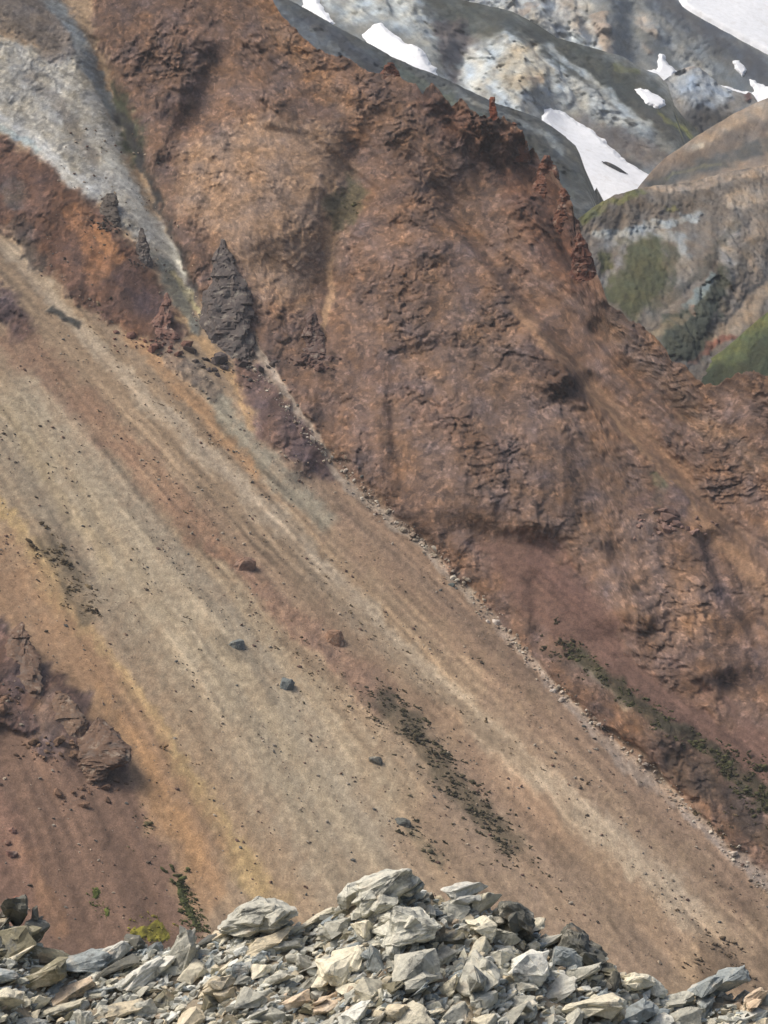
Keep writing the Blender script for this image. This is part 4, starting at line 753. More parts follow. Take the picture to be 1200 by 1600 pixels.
def foot_z(x): return np.interp(x, [-60, 45], [-76.0, -96.0])
def build_mountain():
    n_c, n_r = 820, 695
    xs = np.linspace(-89, 87, n_c)
    jag = (.9 + 1.1 * sstep(16, 24, xs) * (1 - sstep(36, 40, xs))) * (1.1 * fbm(xs / 1.8, xs * 0, 3, 5) + .5 * np.abs(fbm(xs / .6, xs * 0 + 3, 2, 8)))
    top = np.interp(xs, SKY[:, 0], SKY[:, 1]) + jag * sstep(-40, -30, xs)
    w = np.hanning(61); w /= w.sum()
    calm_top = np.convolve(np.pad(top, 30, mode='edge'), w, mode='valid')   # only the uppermost rows follow every notch
    t = np.linspace(0, 1, n_r)
    X = np.repeat(xs[None], n_r, 0); foot = foot_z(xs); Z = foot[None] + t[:, None] * (calm_top - foot)[None] + (t[:, None] ** 14) * (top - calm_top)[None]
    Y = mountain(X, Z)
    rgb, rock = slope_fields(X, Z)
    # cliff: angular blocks at four sizes; scree: ribs and fine roughness along the fall line
    wx = X + 1.7 * fbm(X / 4, Z / 4, 3, 21) + .5 * fbm(X / .9, Z / .9, 2, 25); wz = Z + 1.7 * fbm(X / 4 + 9, Z / 4, 3, 22) + .5 * fbm(X / .9 + 4, Z / .9, 2, 26)
    u = wx * .94 + wz * .34; v = wz * .94 - wx * .34
    f1, t1, c1 = facets(u / 6.5, v / 8.5, 1, 1.1)
    f2, t2, c2 = facets(u / 2.6, v / 2.4, 2, 1.2)
    f3, t3, c3 = facets(u / 1.1, v / .85, 3, 1.2)
    f4, t4, c4 = facets(u / .55, v / .45, 4, 1.1)
    def lumps(s, q, seed):                              # rounded rubble with creases between
        return np.abs(perlin(u / s, v / (s * q), seed))
    amp = .14 + .85 * np.clip(fbm(X / 13, Z / 13, 3, 33) * 1.9 + .35, 0, 1.15)
    rub = -(1.1 * lumps(11, 1.5, 141) + .4 * lumps(4.2, 1.2, 142)) - 1.0 * fbm(u / 3.2, v / 3.0, 4, 151, .55) - .25 * fbm(u / .8, v / .6, 2, 152, .6)
    # ledges: thin beds weathered back one above the other
    sb = (Z * .97 - X * .12) / 1.7 + 1.1 * fbm(X / 7, Z / 5, 3, 171); ledge = (sb - np.floor(sb)); lm = sstep(-.15, .3, fbm(X / 12 + 5, Z / 12, 2, 172))
    # ribs and gullies: down to the right above the spur, straight down below it
    cr = X * .69 + Z * .72 + 1.5 * fbm(X / 11, Z / 11, 3, 161); al = X * .72 - Z * .69
    diag = sstep(8, 30, cr)
    ribs = diag * (2.1 * ridged(cr / 9.0, al / 60, 3, 162) + .8 * ridged(cr / 3.0, al / 26, 2, 163)) + (1 - diag) * (1.7 * ridged(X / 13, Z / 34, 3, 44) + .6 * ridged(X / 4.2 + .1 * Z / 4.2, Z / 15, 2, 47))
    rel = rock * (amp * (rub + .50 * f1 + .32 * f2 + .22 * f3 + .12 * f4 + .45 * lm * ledge) - (.55 + .45 * amp) * ribs)
    ax, az = APEX
    th = np.arctan2(az - Z, X - ax) * 260; rr = np.hypot(X - ax, Z - az)
    th = th + .7 * fbm(X / 22, Z / 22, 3, 71)
    s1 = fbm(th / 5.5, rr / 70, 3, 61); s2 = fbm(th / 1.6, rr / 75, 3, 62); s3 = fbm(th / .9, rr / 40, 2, 63)
    rock = np.clip(rock, 0, 1); soft = 1 - .85 * rock
    thin = ridged(th / 2.6 + .3 * fbm(X / 8, Z / 8, 2, 67), rr / 90, 2, 68); dark = ridged(th / 3.4 + 7, rr / 55, 2, 69)
    sm = sstep(-.3, .35, fbm(X / 16, Z / 16, 2, 66))      # streaks come and go
    rel += soft * (1.1 * s1 + .26 * sm * s2 + .10 * s3 + .10 * fbm(X / .8, Z / .8, 2, 64))
    Y = Y + rel
    # tones
    b1 = fbm(X / 12, Z / 12, 4, 81); b2 = fbm(X / 3, Z / 3, 3, 82); b3 = fbm(X / 1.0, Z / .7, 3, 83)
    tone = 1 + soft * (.11 * s1 + (.08 + .16 * sm) * s2 + (.08 + .10 * sm) * s3 + .14 * sm * sstep(.55, .9, thin) - .13 * sstep(.6, .92, dark) * sstep(-.2, .3, fbm(X / 9 + 3, Z / 9, 3, 70)) + .18 * b3 + .05 * t4 * (t3 > .2)) + rock * (.17 * b1 + .16 * b2 + .10 * b3 + .05 * t2 + .07 * t3 + .07 * t4 + .22 * sstep(.55, .95, t4) - .12 * sstep(.6, .95, -t3))
    rgb = rgb * tone[..., None]
    warm = rock * (1.1 * fbm(X / 6 + 4, Z / 5, 4, 85) + .35 * t3 * .3 + .25 * fbm(X / 1.3, Z / 1.3, 2, 86)) + soft * (.15 * s2 + .18 * fbm(th / 4.5, rr / 90, 2, 73))
    rgb[..., 0] *= 1 + .09 * warm; rgb[..., 2] *= 1 - .17 * warm
    # the far side of the ridge falls away behind the skyline
    nb = 14
    back = np.cumsum(np.linspace(.4, 9, nb))
    Xb = np.repeat(xs[None], nb, 0); Yb = Y[-1][None] + back[:, None]; Zb = Z[-1][None] - .75 * back[:, None] + .8 * fbm(Xb / 4, Yb / 4, 3, 91)
    V = np.stack([np.vstack([X, Xb]), np.vstack([Y, Yb]), np.vstack([Z, Zb])], -1).reshape(-1, 3)
    C = np.vstack([rgb, np.repeat(rgb[-1:], nb, 0)]).reshape(-1, 3)
    me = mesh_from('mountain', V, grid_faces(n_r + nb, n_c))
    set_colour(me, srgb(np.clip(C, 0, 255), ALB))
    o = link('mountain', me, MAT_SLOPE)
    tag(o, 'steep red-brown rhyolite mountainside of cliffs and streaked scree', kind='structure')
    return o, (X, Y, calm_top, rock)
MTN, MFIELD = build_mountain()
def slope_y(x, z): return float(mountain(np.array([x]), np.array([z]))[0])

# ---------------------------------------------------------------- the hills beyond, one sheet each
class Hill:
    def __init__(self, d):
        self.d = d; self.q = quad_fit(d['pts']) if len(d['pts']) > 5 else None
        if self.q is None:
            P = np.asarray(d['pts']); M = np.stack([np.ones(len(P)), P[:, 0], P[:, 2]], 1)
            self.p = np.linalg.lstsq(M, P[:, 1], rcond=None)[0]
    def base(self, x, z):
        if self.q is not None: return quad_eval(self.q, x, z)
        return self.p[0] + self.p[1] * x + self.p[2] * z
    def __call__(self, x, z):
        y = self.base(x, z)
        for kind, h, w, fade, pts in self.d['relief']:
            d, side, t = seg_dist(x, z, pts)
            if kind == 'scarp':
                s = d * side; y = y + h * sstep(-w * .15, w, s) * np.exp(-np.maximum(s, 0) / fade)
            else: y = y + h * np.exp(-(d / w) ** 2)
        lo = self.d['ymin']
        return .5 * (y + lo + np.sqrt((y - lo) ** 2 + 100.0))

def build_hill(d, idx):
    h = Hill(d); sk = np.asarray(d['sky']); x0, x1 = d['x']; st = d['step']
    n_c = int((x1 - x0) / st) + 2; xs = np.linspace(x0, x1, n_c)
    top = np.interp(xs, sk[:, 0], sk[:, 1]) + d['jag'] * fbm(xs / (st * 9), xs * 0 + idx, 3, idx + 5)
    zb = d['zb']; n_r = int((top.max() - zb) / st) + 2
    t = np.linspace(0, 1, n_r)
    X = np.repeat(xs[None], n_r, 0); Z = zb + t[:, None] * (np.maximum(top, zb + 1)[None] - zb)
    Y = h(X, Z)
    k = d['scale']                                      # metres of a typical form on this hill
    rgb, rock = paint(X / k, Z / k, d['base'], [(a, w0 / k, w1 / k, c, al, r, [(p / k, q / k) for p, q in pts]) for a, w0, w1, c, al, r, pts in d['layers']], 1.3, 100 + idx, (.99, 1, 1.01))
    u = X * .94 + Z * .34; v = Z * .94 - X * .34
    f1, t1, _ = facets(u / (4 * k), v / (7 * k), idx + 30, 1.5); f2, t2, _ = facets(u / (1.6 * k), v / (2.2 * k), idx + 40, 1.4)
    gul = ridged((X * d['fall'][0] + Z * d['fall'][1]) / (5 * k) + .4 * fbm(X / (9 * k), Z / (9 * k), 2, idx), (Z) / (28 * k), 3, idx + 50)
    s2 = fbm((X * d['fall'][0] + Z * d['fall'][1]) / (1.6 * k), Z / (14 * k), 3, idx + 51)
    rel = rock * k * (1.1 * f1 + .5 * f2 - 1.0 * ridged(X / (9 * k), Z / (14 * k), 3, idx + 52)) + (1 - .6 * rock) * k * (-.7 * gul + .25 * s2) + .25 * k * fbm(X / (1.2 * k), Z / (1.2 * k), 3, idx + 53)
    rel = rel + k * (.45 * fbm(X / (.9 * k), Z / (.8 * k), 4, idx + 54, .62) + rock * (.5 * fbm(X / (2.4 * k), Z / (2.2 * k), 4, idx + 55, .6)))
    calm = np.ones(X.shape, np.float32)                 # snow lies in smooth hollows
    for sn in SNOW:
        if sn[1] == d['key']: calm = np.minimum(calm, .1 + .9 * sstep(-1, 5 * k, poly_sd(X, Z, sn[2])))
    Y = Y + 1.7 * rel * calm * d.get('rough', 1)
    b1 = fbm(X / (7 * k), Z / (7 * k), 4, idx + 60); b2 = fbm(X / (1.5 * k), Z / (1.5 * k), 4, idx + 61, .65)
    s3 = fbm((X * d['fall'][0] + Z * d['fall'][1]) / (.6 * k), Z / (4 * k), 3, idx + 63)
    rgb = rgb * (1 + .16 * b1 + .17 * b2 + .13 * s2 + .13 * s3 + rock * (.10 * t2 + .08 * t1))[..., None]
    warm = fbm(X / (4 * k) + 3, Z / (4 * k), 3, idx + 62)
    rgb[..., 0] *= 1 + .09 * warm; rgb[..., 2] *= 1 - .12 * warm
    nb = 10; back = np.cumsum(np.linspace(.5, 12, nb)) * max(1, k * .6)
    Xb = np.repeat(xs[None], nb, 0); Yb = Y[-1][None] + back[:, None]; Zb = Z[-1][None] - (.06 * back + .004 * back ** 2)[:, None]
    V = np.stack([np.vstack([X, Xb]), np.vstack([Y, Yb]), np.vstack([Z, Zb])], -1).reshape(-1, 3)
    C = np.vstack([rgb, np.repeat(rgb[-1:], nb, 0)]).reshape(-1, 3)
    me = mesh_from(d['name'], V, grid_faces(n_r + nb, n_c)); set_colour(me, srgb(np.clip(C, 0, 255), ALB))
    o = link(d['name'], me, MAT_HILL); tag(o, d['label'], kind='structure')
    return h
HILL = {d['key']: build_hill(d, i) for i, d in enumerate(HILLS)}

def build_snow(label, key, outline, holes, thick, res, rag=.55):
    h = HILL[key]; P = np.asarray(outline)
    x = np.linspace(P[:, 0].min() - 2, P[:, 0].max() + 2, res); st = x[1] - x[0]
    z = np.arange(P[:, 1].min() - 2, P[:, 1].max() + 2, st)
    X, Z = np.meshgrid(x, z); X = X.copy(); Z = Z.copy()
    wx = X + thick * rag * fbm(X / (thick * 1.7), Z / (thick * 1.7), 3, 5); wz = Z + thick * rag * fbm(X / (thick * 1.7) + 5, Z / (thick * 1.7), 3, 6)
    sd = poly_sd(wx, wz, outline)
    for ho in holes: sd = np.maximum(sd, -poly_sd(wx, wz, ho))
    dome = sstep(0, thick * 1.1, -sd)
    Y = h(X, Z) - thick * (1.25 * dome - .25) + thick * .25 * fbm(X / (thick * 6), Z / (thick * 6), 3, 9) * dome
    f = grid_faces(*X.shape); keep = (sd.ravel()[f] < thick * .12).all(1); f = f[keep]
    Yb = h(X, Z) + thick * 1.6                          # underside, so that the drift is a closed body
    used = np.unique(f); idx = np.full(X.size, -1, np.int64); idx[used] = np.arange(len(used)); n = len(used)
    A = np.stack([X.ravel(), Y.ravel(), Z.ravel()], -1)[used]; B = np.stack([X.ravel(), Yb.ravel(), Z.ravel()], -1)[used]
    ft = idx[f]; fb = ft[:, ::-1] + n
    e = np.concatenate([ft[:, [0, 1]], ft[:, [1, 2]], ft[:, [2, 3]], ft[:, [3, 0]]])
    key_ = e.min(1) * (2 * n) + e.max(1); _, inv, cnt = np.unique(key_, return_inverse=True, return_counts=True)
    e = e[cnt[inv] == 1]; side = np.stack([e[:, 1], e[:, 0], e[:, 0] + n, e[:, 1] + n], 1)
    me = mesh_from('snow_patch', np.vstack([A, B]), np.vstack([ft, fb, side]))
    o = link('snow_patch', me, MAT_SNOW)
    tag(o, label, 'snow patch', 'old snow patches on the hills')
for s in SNOW: build_snow(*s)

# ---------------------------------------------------------------- stones
def hull_rock(rnd, dims, npts=14, bevel=.05, passes=2, rough=.035, bed=.025):
    """an angular broken stone: a hull of random points, edges knocked off, faces split and chipped along a bedding plane"""
    bm = bmesh.new()
    for k in range(npts):
        v = Vector((rnd.gauss(0, 1), rnd.gauss(0, 1), rnd.gauss(0, 1))).normalized()
        v = Vector([math.copysign(abs(a) ** .75, a) for a in v]) * rnd.uniform(.72, 1.0)
        bm.verts.new(v)
    r = bmesh.ops.convex_hull(bm, input=bm.verts)
    dead = [g for g in r['geom_interior'] + r['geom_unused'] if isinstance(g, bmesh.types.BMVert)]
    if dead: bmesh.ops.delete(bm, geom=list(set(dead)), context='VERTS')
    if bevel > 0: bmesh.ops.bevel(bm, geom=list(bm.edges), offset=bevel, segments=1, profile=.5, affect='EDGES', clamp_overlap=True)
    bmesh.ops.triangulate(bm, faces=list(bm.faces))
    for p in range(passes):
        bmesh.ops.subdivide_edges(bm, edges=[e for e in bm.edges if e.calc_length() > .16 / (p + 1)], cuts=1, use_grid_fill=True)
        bmesh.ops.triangulate(bm, faces=list(bm.faces))
    bm.normal_update()
    off = Vector((rnd.uniform(0, 90), rnd.uniform(0, 90), rnd.uniform(0, 90)))
    axis = Vector((rnd.gauss(0, .5), rnd.gauss(0, .5), 1)).normalized()
    mv = []
    for v in bm.verts:
        p = v.co
        s = p.dot(axis) * 4.2 + 1.1 * mnoise.noise(p * 1.3 + off)
        saw = (s - math.floor(s)) - .5
        d = rough * (mnoise.noise(p * 2.2 + off) * 1.9 + mnoise.noise(p * 5.5 + off) * .9 + .5 * mnoise.noise(p * 12 + off)) + bed * saw
        c = mnoise.cell(p * 2.4 + off) * .03
        mv.append(v.normal * (d + c))
    for v, m in zip(bm.verts, mv): v.co += m
    for v in bm.verts: v.co = Vector((v.co.x * dims[0], v.co.y * dims[1], v.co.z * dims[2]))
    me = bpy.data.meshes.new('stone'); bm.to_mesh(me); bm.free()
    me.polygons.foreach_set('use_smooth', [True] * len(me.polygons))
    me.set_sharp_from_angle(angle=math.radians(20))
    return me


def broken_rock(rnd, dims, n_sub, passes=3):
    """a big stone: one hull with smaller slabs of the same rock still attached to it"""
    main = hull_rock(rnd, (1, 1, 1), 12, .025, passes, .055, .05)
    bm = bmesh.new(); bm.from_mesh(main); bpy.data.meshes.remove(main)
    for k in range(n_sub):
        s = rnd.uniform(.34, .62)
        sub = hull_rock(rnd, (s * 1.15, s, s * .8), 11, .03, passes - 1, .05, .05)
        a = rnd.uniform(0, 2 * math.pi); e = rnd.uniform(-.5, .9)
        M = Matrix.Translation(Vector((math.cos(a) * math.cos(e), math.sin(a) * math.cos(e), math.sin(e))) * .60) @ Matrix.Rotation(rnd.uniform(-.6, .6), 4, 'X') @ Matrix.Rotation(rnd.uniform(-.6, .6), 4, 'Y') @ Matrix.Rotation(rnd.uniform(0, 6), 4, 'Z')
        sub.transform(M); bm.from_mesh(sub); bpy.data.meshes.remove(sub)
    for v in bm.verts: v.co = Vector((v.co.x * dims[0], v.co.y * dims[1], v.co.z * dims[2]))
    me = bpy.data.meshes.new('stone'); bm.to_mesh(me); bm.free()
    me.polygons.foreach_set('use_smooth', [True] * len(me.polygons)); me.set_sharp_from_angle(angle=math.radians(20))
    return me

def gash_rock(label, key, x, z, w, h, tilt):
    """bare rock breaking through a snow patch"""
    hl = HILL[key]; me = broken_rock(random.Random(41), (w / 2, 2.6, h / 2), 4, 2)
    o = link('rock_outcrop', me, MAT_CRAG); o.location = (x, float(hl(np.array([x]), np.array([z]))[0]) - 3.0, z)
    o.rotation_euler = (0, math.radians(tilt), 0); o.color = (*srgb((82, 84, 84)), 1); tag(o, label, 'rock')
gash_rock(*GASH)
# ---------------------------------------------------------------- crags, boulders, moss and loose stones on the slope
_X, _Y, _top, _R = MFIELD
_xs = _X[0]
def surf_y(x, z):
    """distance of the finished slope at (x, z), block relief included"""
    x = np.asarray(x); z = np.asarray(z)
    c = np.clip((x - _xs[0]) / (_xs[1] - _xs[0]), 0, len(_xs) - 1.001); c0 = c.astype(int); fc = c - c0
    def column(ci):
        fz = foot_z(_xs[ci]); q = np.clip((z - fz) / (_top[ci] - fz) * (_Y.shape[0] - 1), 0, _Y.shape[0] - 1.001); q0 = q.astype(int); fq = q - q0
        return _Y[q0, ci] * (1 - fq) + _Y[q0 + 1, ci] * fq
    return column(c0) * (1 - fc) + column(c0 + 1) * fc

def crag(profile, depth, lean, seed, amp):
    """a rock tower lofted from its outline: profile rows are (height, left, right) in metres"""
    rnd = random.Random(seed); off = Vector((rnd.uniform(0, 50), rnd.uniform(0, 50), rnd.uniform(0, 50)))
    P = np.asarray(profile, dtype=float); nr, na = (84, 72) if P[-1, 0] - P[0, 0] > 15 else (50, 46)
    hs = np.linspace(P[0, 0], P[-1, 0], nr); L = np.interp(hs, P[:, 0], P[:, 1]); R = np.interp(hs, P[:, 0], P[:, 2])
    V = []; H = P[-1, 0] - P[0, 0]
    for k in range(nr):
        w = (R[k] - L[k]) / 2; c = (R[k] + L[k]) / 2
        dd = depth * min(1.0, w / (np.max(P[:, 2] - P[:, 1]) / 2) * .8 + .2) * (.35 + .65 * min(1, w / .3)) if k < nr - 1 else .05
        for j in range(na):
            a = 2 * math.pi * j / na
            ca, sa = math.cos(a), math.sin(a)
            p = Vector((c + w * math.copysign(abs(ca) ** .8, ca), dd * math.copysign(abs(sa) ** .8, sa), hs[k]))
            q = p / (amp * 5) + off
            vd, _vp = mnoise.voronoi(q * 1.3)
            d = amp * (1.0 * mnoise.noise(q) + .6 * mnoise.noise(q * 2.3) + .35 * mnoise.noise(q * 5) + .35 * mnoise.noise(q * 11) + .2 * mnoise.noise(q * 22) + .8 * (min(vd[1] - vd[0], .5) - .25) + .5 * mnoise.cell(q * 1.7))
            n = Vector((ca, sa, 0))
            e = min(1, w / (amp * .8 + .01))
            p += n * d * e
            p.y += lean * (hs[k] - P[0, 0])
            V.append(p)
    i = np.arange(nr * na).reshape(nr, na)
    F = np.stack([i[:-1], np.roll(i, -1, 1)[:-1], np.roll(i, -1, 1)[1:], i[1:]], -1).reshape(-1, 4)
    me = mesh_from('crag', np.array([tuple(v) for v in V]), F)
    bm = bmesh.new(); bm.from_mesh(me)
    bm.verts.ensure_lookup_table()
    bm.faces.new([bm.verts[k] for k in range((nr - 1) * na, nr * na)])
    bm.faces.new([bm.verts[k] for k in range(na)][::-1])
    bmesh.ops.triangulate(bm, faces=list(bm.faces)); bm.to_mesh(me); bm.free()
    me.polygons.foreach_set('use_smooth', [True] * len(me.polygons)); me.set_sharp_from_angle(angle=math.radians(28))
    return me

for k, (name, label, cat, group, x, zb, prof, depth, lean, rgb, amp) in enumerate(CRAGS):
    me = crag(prof, depth, lean, 300 + k, amp)
    o = link(name, me, MAT_CRAG); o.location = (x, slope_y(x, zb) + depth * .25, zb)
    o.color = (*srgb(rgb, ALB), 1); tag(o, label, cat, group)

for k, (name, label, group, x, z, w, d, h, rgb) in enumerate(BOULDERS):
    rnd = random.Random(700 + k)
    me = hull_rock(rnd, (w / 2, d / 2, h / 2), 30, .05, 2, .05, .04)
    o = link(name, me, MAT_CRAG); o.location = (x, float(surf_y(x, z)) + d * .10, z)
    o.rotation_euler = (rnd.uniform(-.2, .2), rnd.uniform(-.3, .3), rnd.uniform(-.5, .5))
    o.color = (*srgb(rgb, ALB), 1); tag(o, label, 'boulder', group)

def moss_patch(label, outline, thick, rgb, k):
    P = np.asarray(outline); st = .14
    X, Z = np.meshgrid(np.arange(P[:, 0].min() - 1, P[:, 0].max() + 1, st), np.arange(P[:, 1].min() - 1, P[:, 1].max() + 1, st))
    wx = X + .22 * fbm(X / .8, Z / .8, 3, 5 + k); wz = Z + .22 * fbm(X / .8 + 5, Z / .8, 3, 6 + k)
    sd = poly_sd(wx, wz, outline) + .2 * fbm(X / .5, Z / .5, 2, 40 + k)
    lump, tone, _ = facets(X / .55, Z / .4, 60 + k, .3)
    Y = surf_y(X, Z) - thick * (1.3 * sstep(0, .3, -sd) - .3) - .25 * thick * lump - .15 * fbm(X / .3, Z / .3, 2, 8)
    f = grid_faces(*X.shape); f = f[(sd.ravel()[f] < .1).all(1)]
    used = np.unique(f); idx = np.full(X.size, -1); idx[used] = np.arange(len(used))
    me = mesh_from('moss_patch', np.stack([X.ravel(), Y.ravel(), Z.ravel()], -1)[used], idx[f])
    c = np.asarray(rgb) * (1 + .25 * tone + .3 * fbm(X / .7, Z / .7, 3, 77))[..., None]
    set_colour(me, srgb(np.clip(c.reshape(-1, 3)[used], 0, 255), ALB))
    tag(link('moss_patch', me, MAT_MOSS), label, 'moss', 'moss patches on the slope')
for k, (label, outline, thick, rgb) in enumerate(MOSS): moss_patch(label, outline, thick, rgb, k)

def template_lump(rnd, sub, spread):
    bm = bmesh.new(); bmesh.ops.create_icosphere(bm, subdivisions=sub, radius=1)
    for v in bm.verts: v.co *= rnd.uniform(1 - spread, 1 + spread)
    V = np.array([tuple(v.co) for v in bm.verts]); F = np.array([[v.index for v in f.verts] for f in bm.faces]); bm.free()
    return V, F

def scatter_mesh(name, items, templates, mat, smooth):
    """items: (x, y, z, sx, sy, sz, rot, rgb) -> one mesh of many small lumps"""
    VV, FF, CC, n = [], [], [], 0
    for k, (x, y, z, sx, sy, sz, r, rgb) in enumerate(items):
        V, F = templates[k % len(templates)]
        ca, sa = math.cos(r), math.sin(r)
        W = V * (sx, sy, sz)
        W = np.stack([W[:, 0] * ca - W[:, 2] * sa + x, W[:, 1] + y, W[:, 0] * sa + W[:, 2] * ca + z], -1)
        VV.append(W); FF.append(F + n); n += len(V)
        CC.append(np.repeat(np.asarray(rgb, np.float32)[None], len(V), 0))
    me = mesh_from(name, np.vstack(VV), np.vstack(FF), smooth); set_colour(me, srgb(np.clip(np.vstack(CC), 0, 255), ALB))
    return link(name, me, mat)

rs = np.random.RandomState(11); rnd = random.Random(12)
lumps = [template_lump(rnd, 1, .28) for k in range(10)]
shards = [template_lump(rnd, 1, .38) for k in range(10)]

def band_points(pts, width, count):
    P = np.asarray(pts, dtype=float); L = np.hypot(*np.diff(P, axis=0).T); cum = np.concatenate([[0], np.cumsum(L)])
    s = rs.rand(count) * cum[-1]; x = np.interp(s, cum, P[:, 0]); z = np.interp(s, cum, P[:, 1])
    return x + rs.randn(count) * width, z + rs.randn(count) * width
tufts = []
for pts, width, count, size, rgb in TUFTS:
    x, z = band_points(pts, width, count)
    y = surf_y(x, z)
    th_ = np.arctan2(APEX[1] - z, x - APEX[0]) * 260
    keep = (fbm(x / 2.4, z / 2.4, 2, 123) > -.12) & (fbm(th_ / 1.3, np.hypot(x - APEX[0], z - APEX[1]) / 25, 2, 124) > (-.02 if width > 1.7 else -.35))
    for a, b, c in zip(x[keep], y[keep], z[keep]):
        base = .5 * size * math.exp(rnd.gauss(0, .5))
        for q in range(rnd.choice((3, 4, 6, 9) if width < 1.7 else (2, 3, 4))):
            s = base * rnd.uniform(.5, 1.0)
            g = 1 + rnd.uniform(-.25, .25)
            dx = rnd.gauss(0, base * 1.1)
            tufts.append((a + dx, b + rnd.uniform(-.05, .1), c - dx * .6 + rnd.gauss(0, base * .7), s * rnd.uniform(.8, 1.5), s * .6, s * rnd.uniform(.4, .8), rnd.uniform(-1.2, .6), (rgb[0] * g + 16, rgb[1] * g + 14, rgb[2] * g + 12)))
tag(scatter_mesh('moss_tufts', tufts, lumps, MAT_MOSS, True), 'dark dry moss and plant tufts strung along the scree streaks', 'moss', kind='stuff')

stones = []
n = 20000
x = rs.uniform(-65, 68, n); z = rs.uniform(-80, 55, n); y = surf_y(x, z)
cl = mountain.cliffness(x, z); sn = fbm(np.arctan2(APEX[1] - z, x - APEX[0]) * 260 / 2.0, np.hypot(x - APEX[0], z - APEX[1]) / 18, 3, 125)
for k in range(n):
    if cl[k] > 3 or sn[k] < .02: continue
    s = min(.3, .09 * math.exp(rnd.gauss(0, .6))); t = rnd.choice(((150, 140, 125), (125, 105, 90), (165, 150, 130), (105, 85, 75), (95, 95, 90), (84, 76, 66)))
    stones.append((x[k], y[k] - s * .2, z[k], s * 1.3, s, s * .8, rnd.uniform(-1, 1), t))
gx, gz_ = band_points(GULLY[4:], .55, 900); gy = surf_y(gx, gz_)
for k in range(len(gx)):
    s = .15 * math.exp(rnd.gauss(0, .5)); t = rnd.choice(((186, 178, 162), (160, 148, 130), (140, 124, 108), (172, 160, 146)))
    stones.append((gx[k], gy[k] - s * .3, gz_[k], s * 1.3, s, s * .8, rnd.uniform(-1, 1), t))
for name, label, cat, group, cx, zb, prof, depth, lean, rgb, amp in CRAGS:      # each outcrop stands in its own debris
    if lean < .42: continue                             # nothing lies loose on the knife-edge ridge
    w = prof[1][2] - prof[1][1]
    for k in range(46):
        ax_ = cx + (prof[1][2] + prof[1][1]) / 2 + rnd.gauss(0, w * .42); az_ = zb + rnd.gauss(-.12, .16) * w
        s = min(.16 * w, .10 * w * math.exp(rnd.gauss(-.9, .6))); g = rnd.uniform(.85, 1.25)
        stones.append((ax_, float(surf_y(ax_, az_)) - s * .2, az_, s * 1.3, s, s * .8, rnd.uniform(-1, 1), (rgb[0] * g, rgb[1] * g, rgb[2] * g)))
tag(scatter_mesh('loose_stones', stones, shards, MAT_SLOPE, False), 'small loose stones scattered over the scree slope', 'stones', kind='stuff')

# ---------------------------------------------------------------- the stony crest in front
CR = np.asarray(CREST)
def crest_z(x): return np.interp(x, CR[:, 0], CR[:, 1])
def front_z(x, y):
    zc = crest_z(x); d = y - CREST_Y
    return zc + np.where(d < 0, .48 * d, -.9 * d) - .05 * np.exp(-(d / .25) ** 2)

def build_front():
    xs = np.arange(-6.5, 6.5, .05); ys = np.concatenate([np.arange(8, 19, .25), np.arange(19, 23.2, .05), np.arange(23.2, 34, .4)])
    X, Y = np.meshgrid(xs, ys)
    Z = front_z(X, Y) + .07 * fbm(X / .5, Y / .5, 3, 201) + .05 * facets(X / .22, Y / .2, 202, 1.0)[0]
    rgb = np.empty(X.shape + (3,), np.float32); rgb[:] = (140, 130, 112)
    rgb *= (1 + .3 * fbm(X / .3, Y / .3, 3, 203))[..., None]
    me = mesh_from('scree_ground', np.stack([X, Y, Z], -1).reshape(-1, 3), grid_faces(*X.shape))
    set_colour(me, srgb(np.clip(rgb.reshape(-1, 3), 0, 255), ALB))
    tag(link('scree_ground', me, MAT_RUBBLE), 'earthy ground under the pale broken stones in front', kind='structure')
build_front()

TONES = {'cream': (208, 203, 182), 'pale grey': (186, 186, 174), 'white': (206, 207, 198), 'blue-grey': (152, 160, 160),
         'grey': (166, 166, 155), 'dark grey': (100, 100, 92), 'olive grey': (130, 126, 106), 'rusty buff': (204, 186, 162), 'buff': (194, 184, 160)}
def tone_rgb(t, rnd):
    g = rnd.uniform(.92, 1.07) * np.array([1.0, .99, .975]); c = TONES[t]
    return (*srgb(np.clip(np.array(c) * g, 0, 255), ALB), 1)

ROCK_GROUP = 'broken pale stones on the crest in front'
landmarks = []; placed = []
for k, (name, short, label, x, y, z, w, d, h, tilt, tone) in enumerate(FRONT):
    rnd2 = random.Random(900 + k)
    me = broken_rock(rnd2, (w / 2, d / 2, h / 2), 6 if name == 'boulder' else 2 + k % 3, 3 if name == 'boulder' else 2)
    o = link(name, me, MAT_ROCK); o.location = (x, y, z)
    o.rotation_euler = (rnd2.uniform(-.25, .1), -math.radians(tilt), rnd2.uniform(-.3, .3))
    o.color = tone_rgb(tone, rnd2); tag(o, label, 'rock', ROCK_GROUP)
    landmarks.append((x, z, short)); placed.append((x, y, z, .36 * (w + h) / 1.0 * .5, tone))

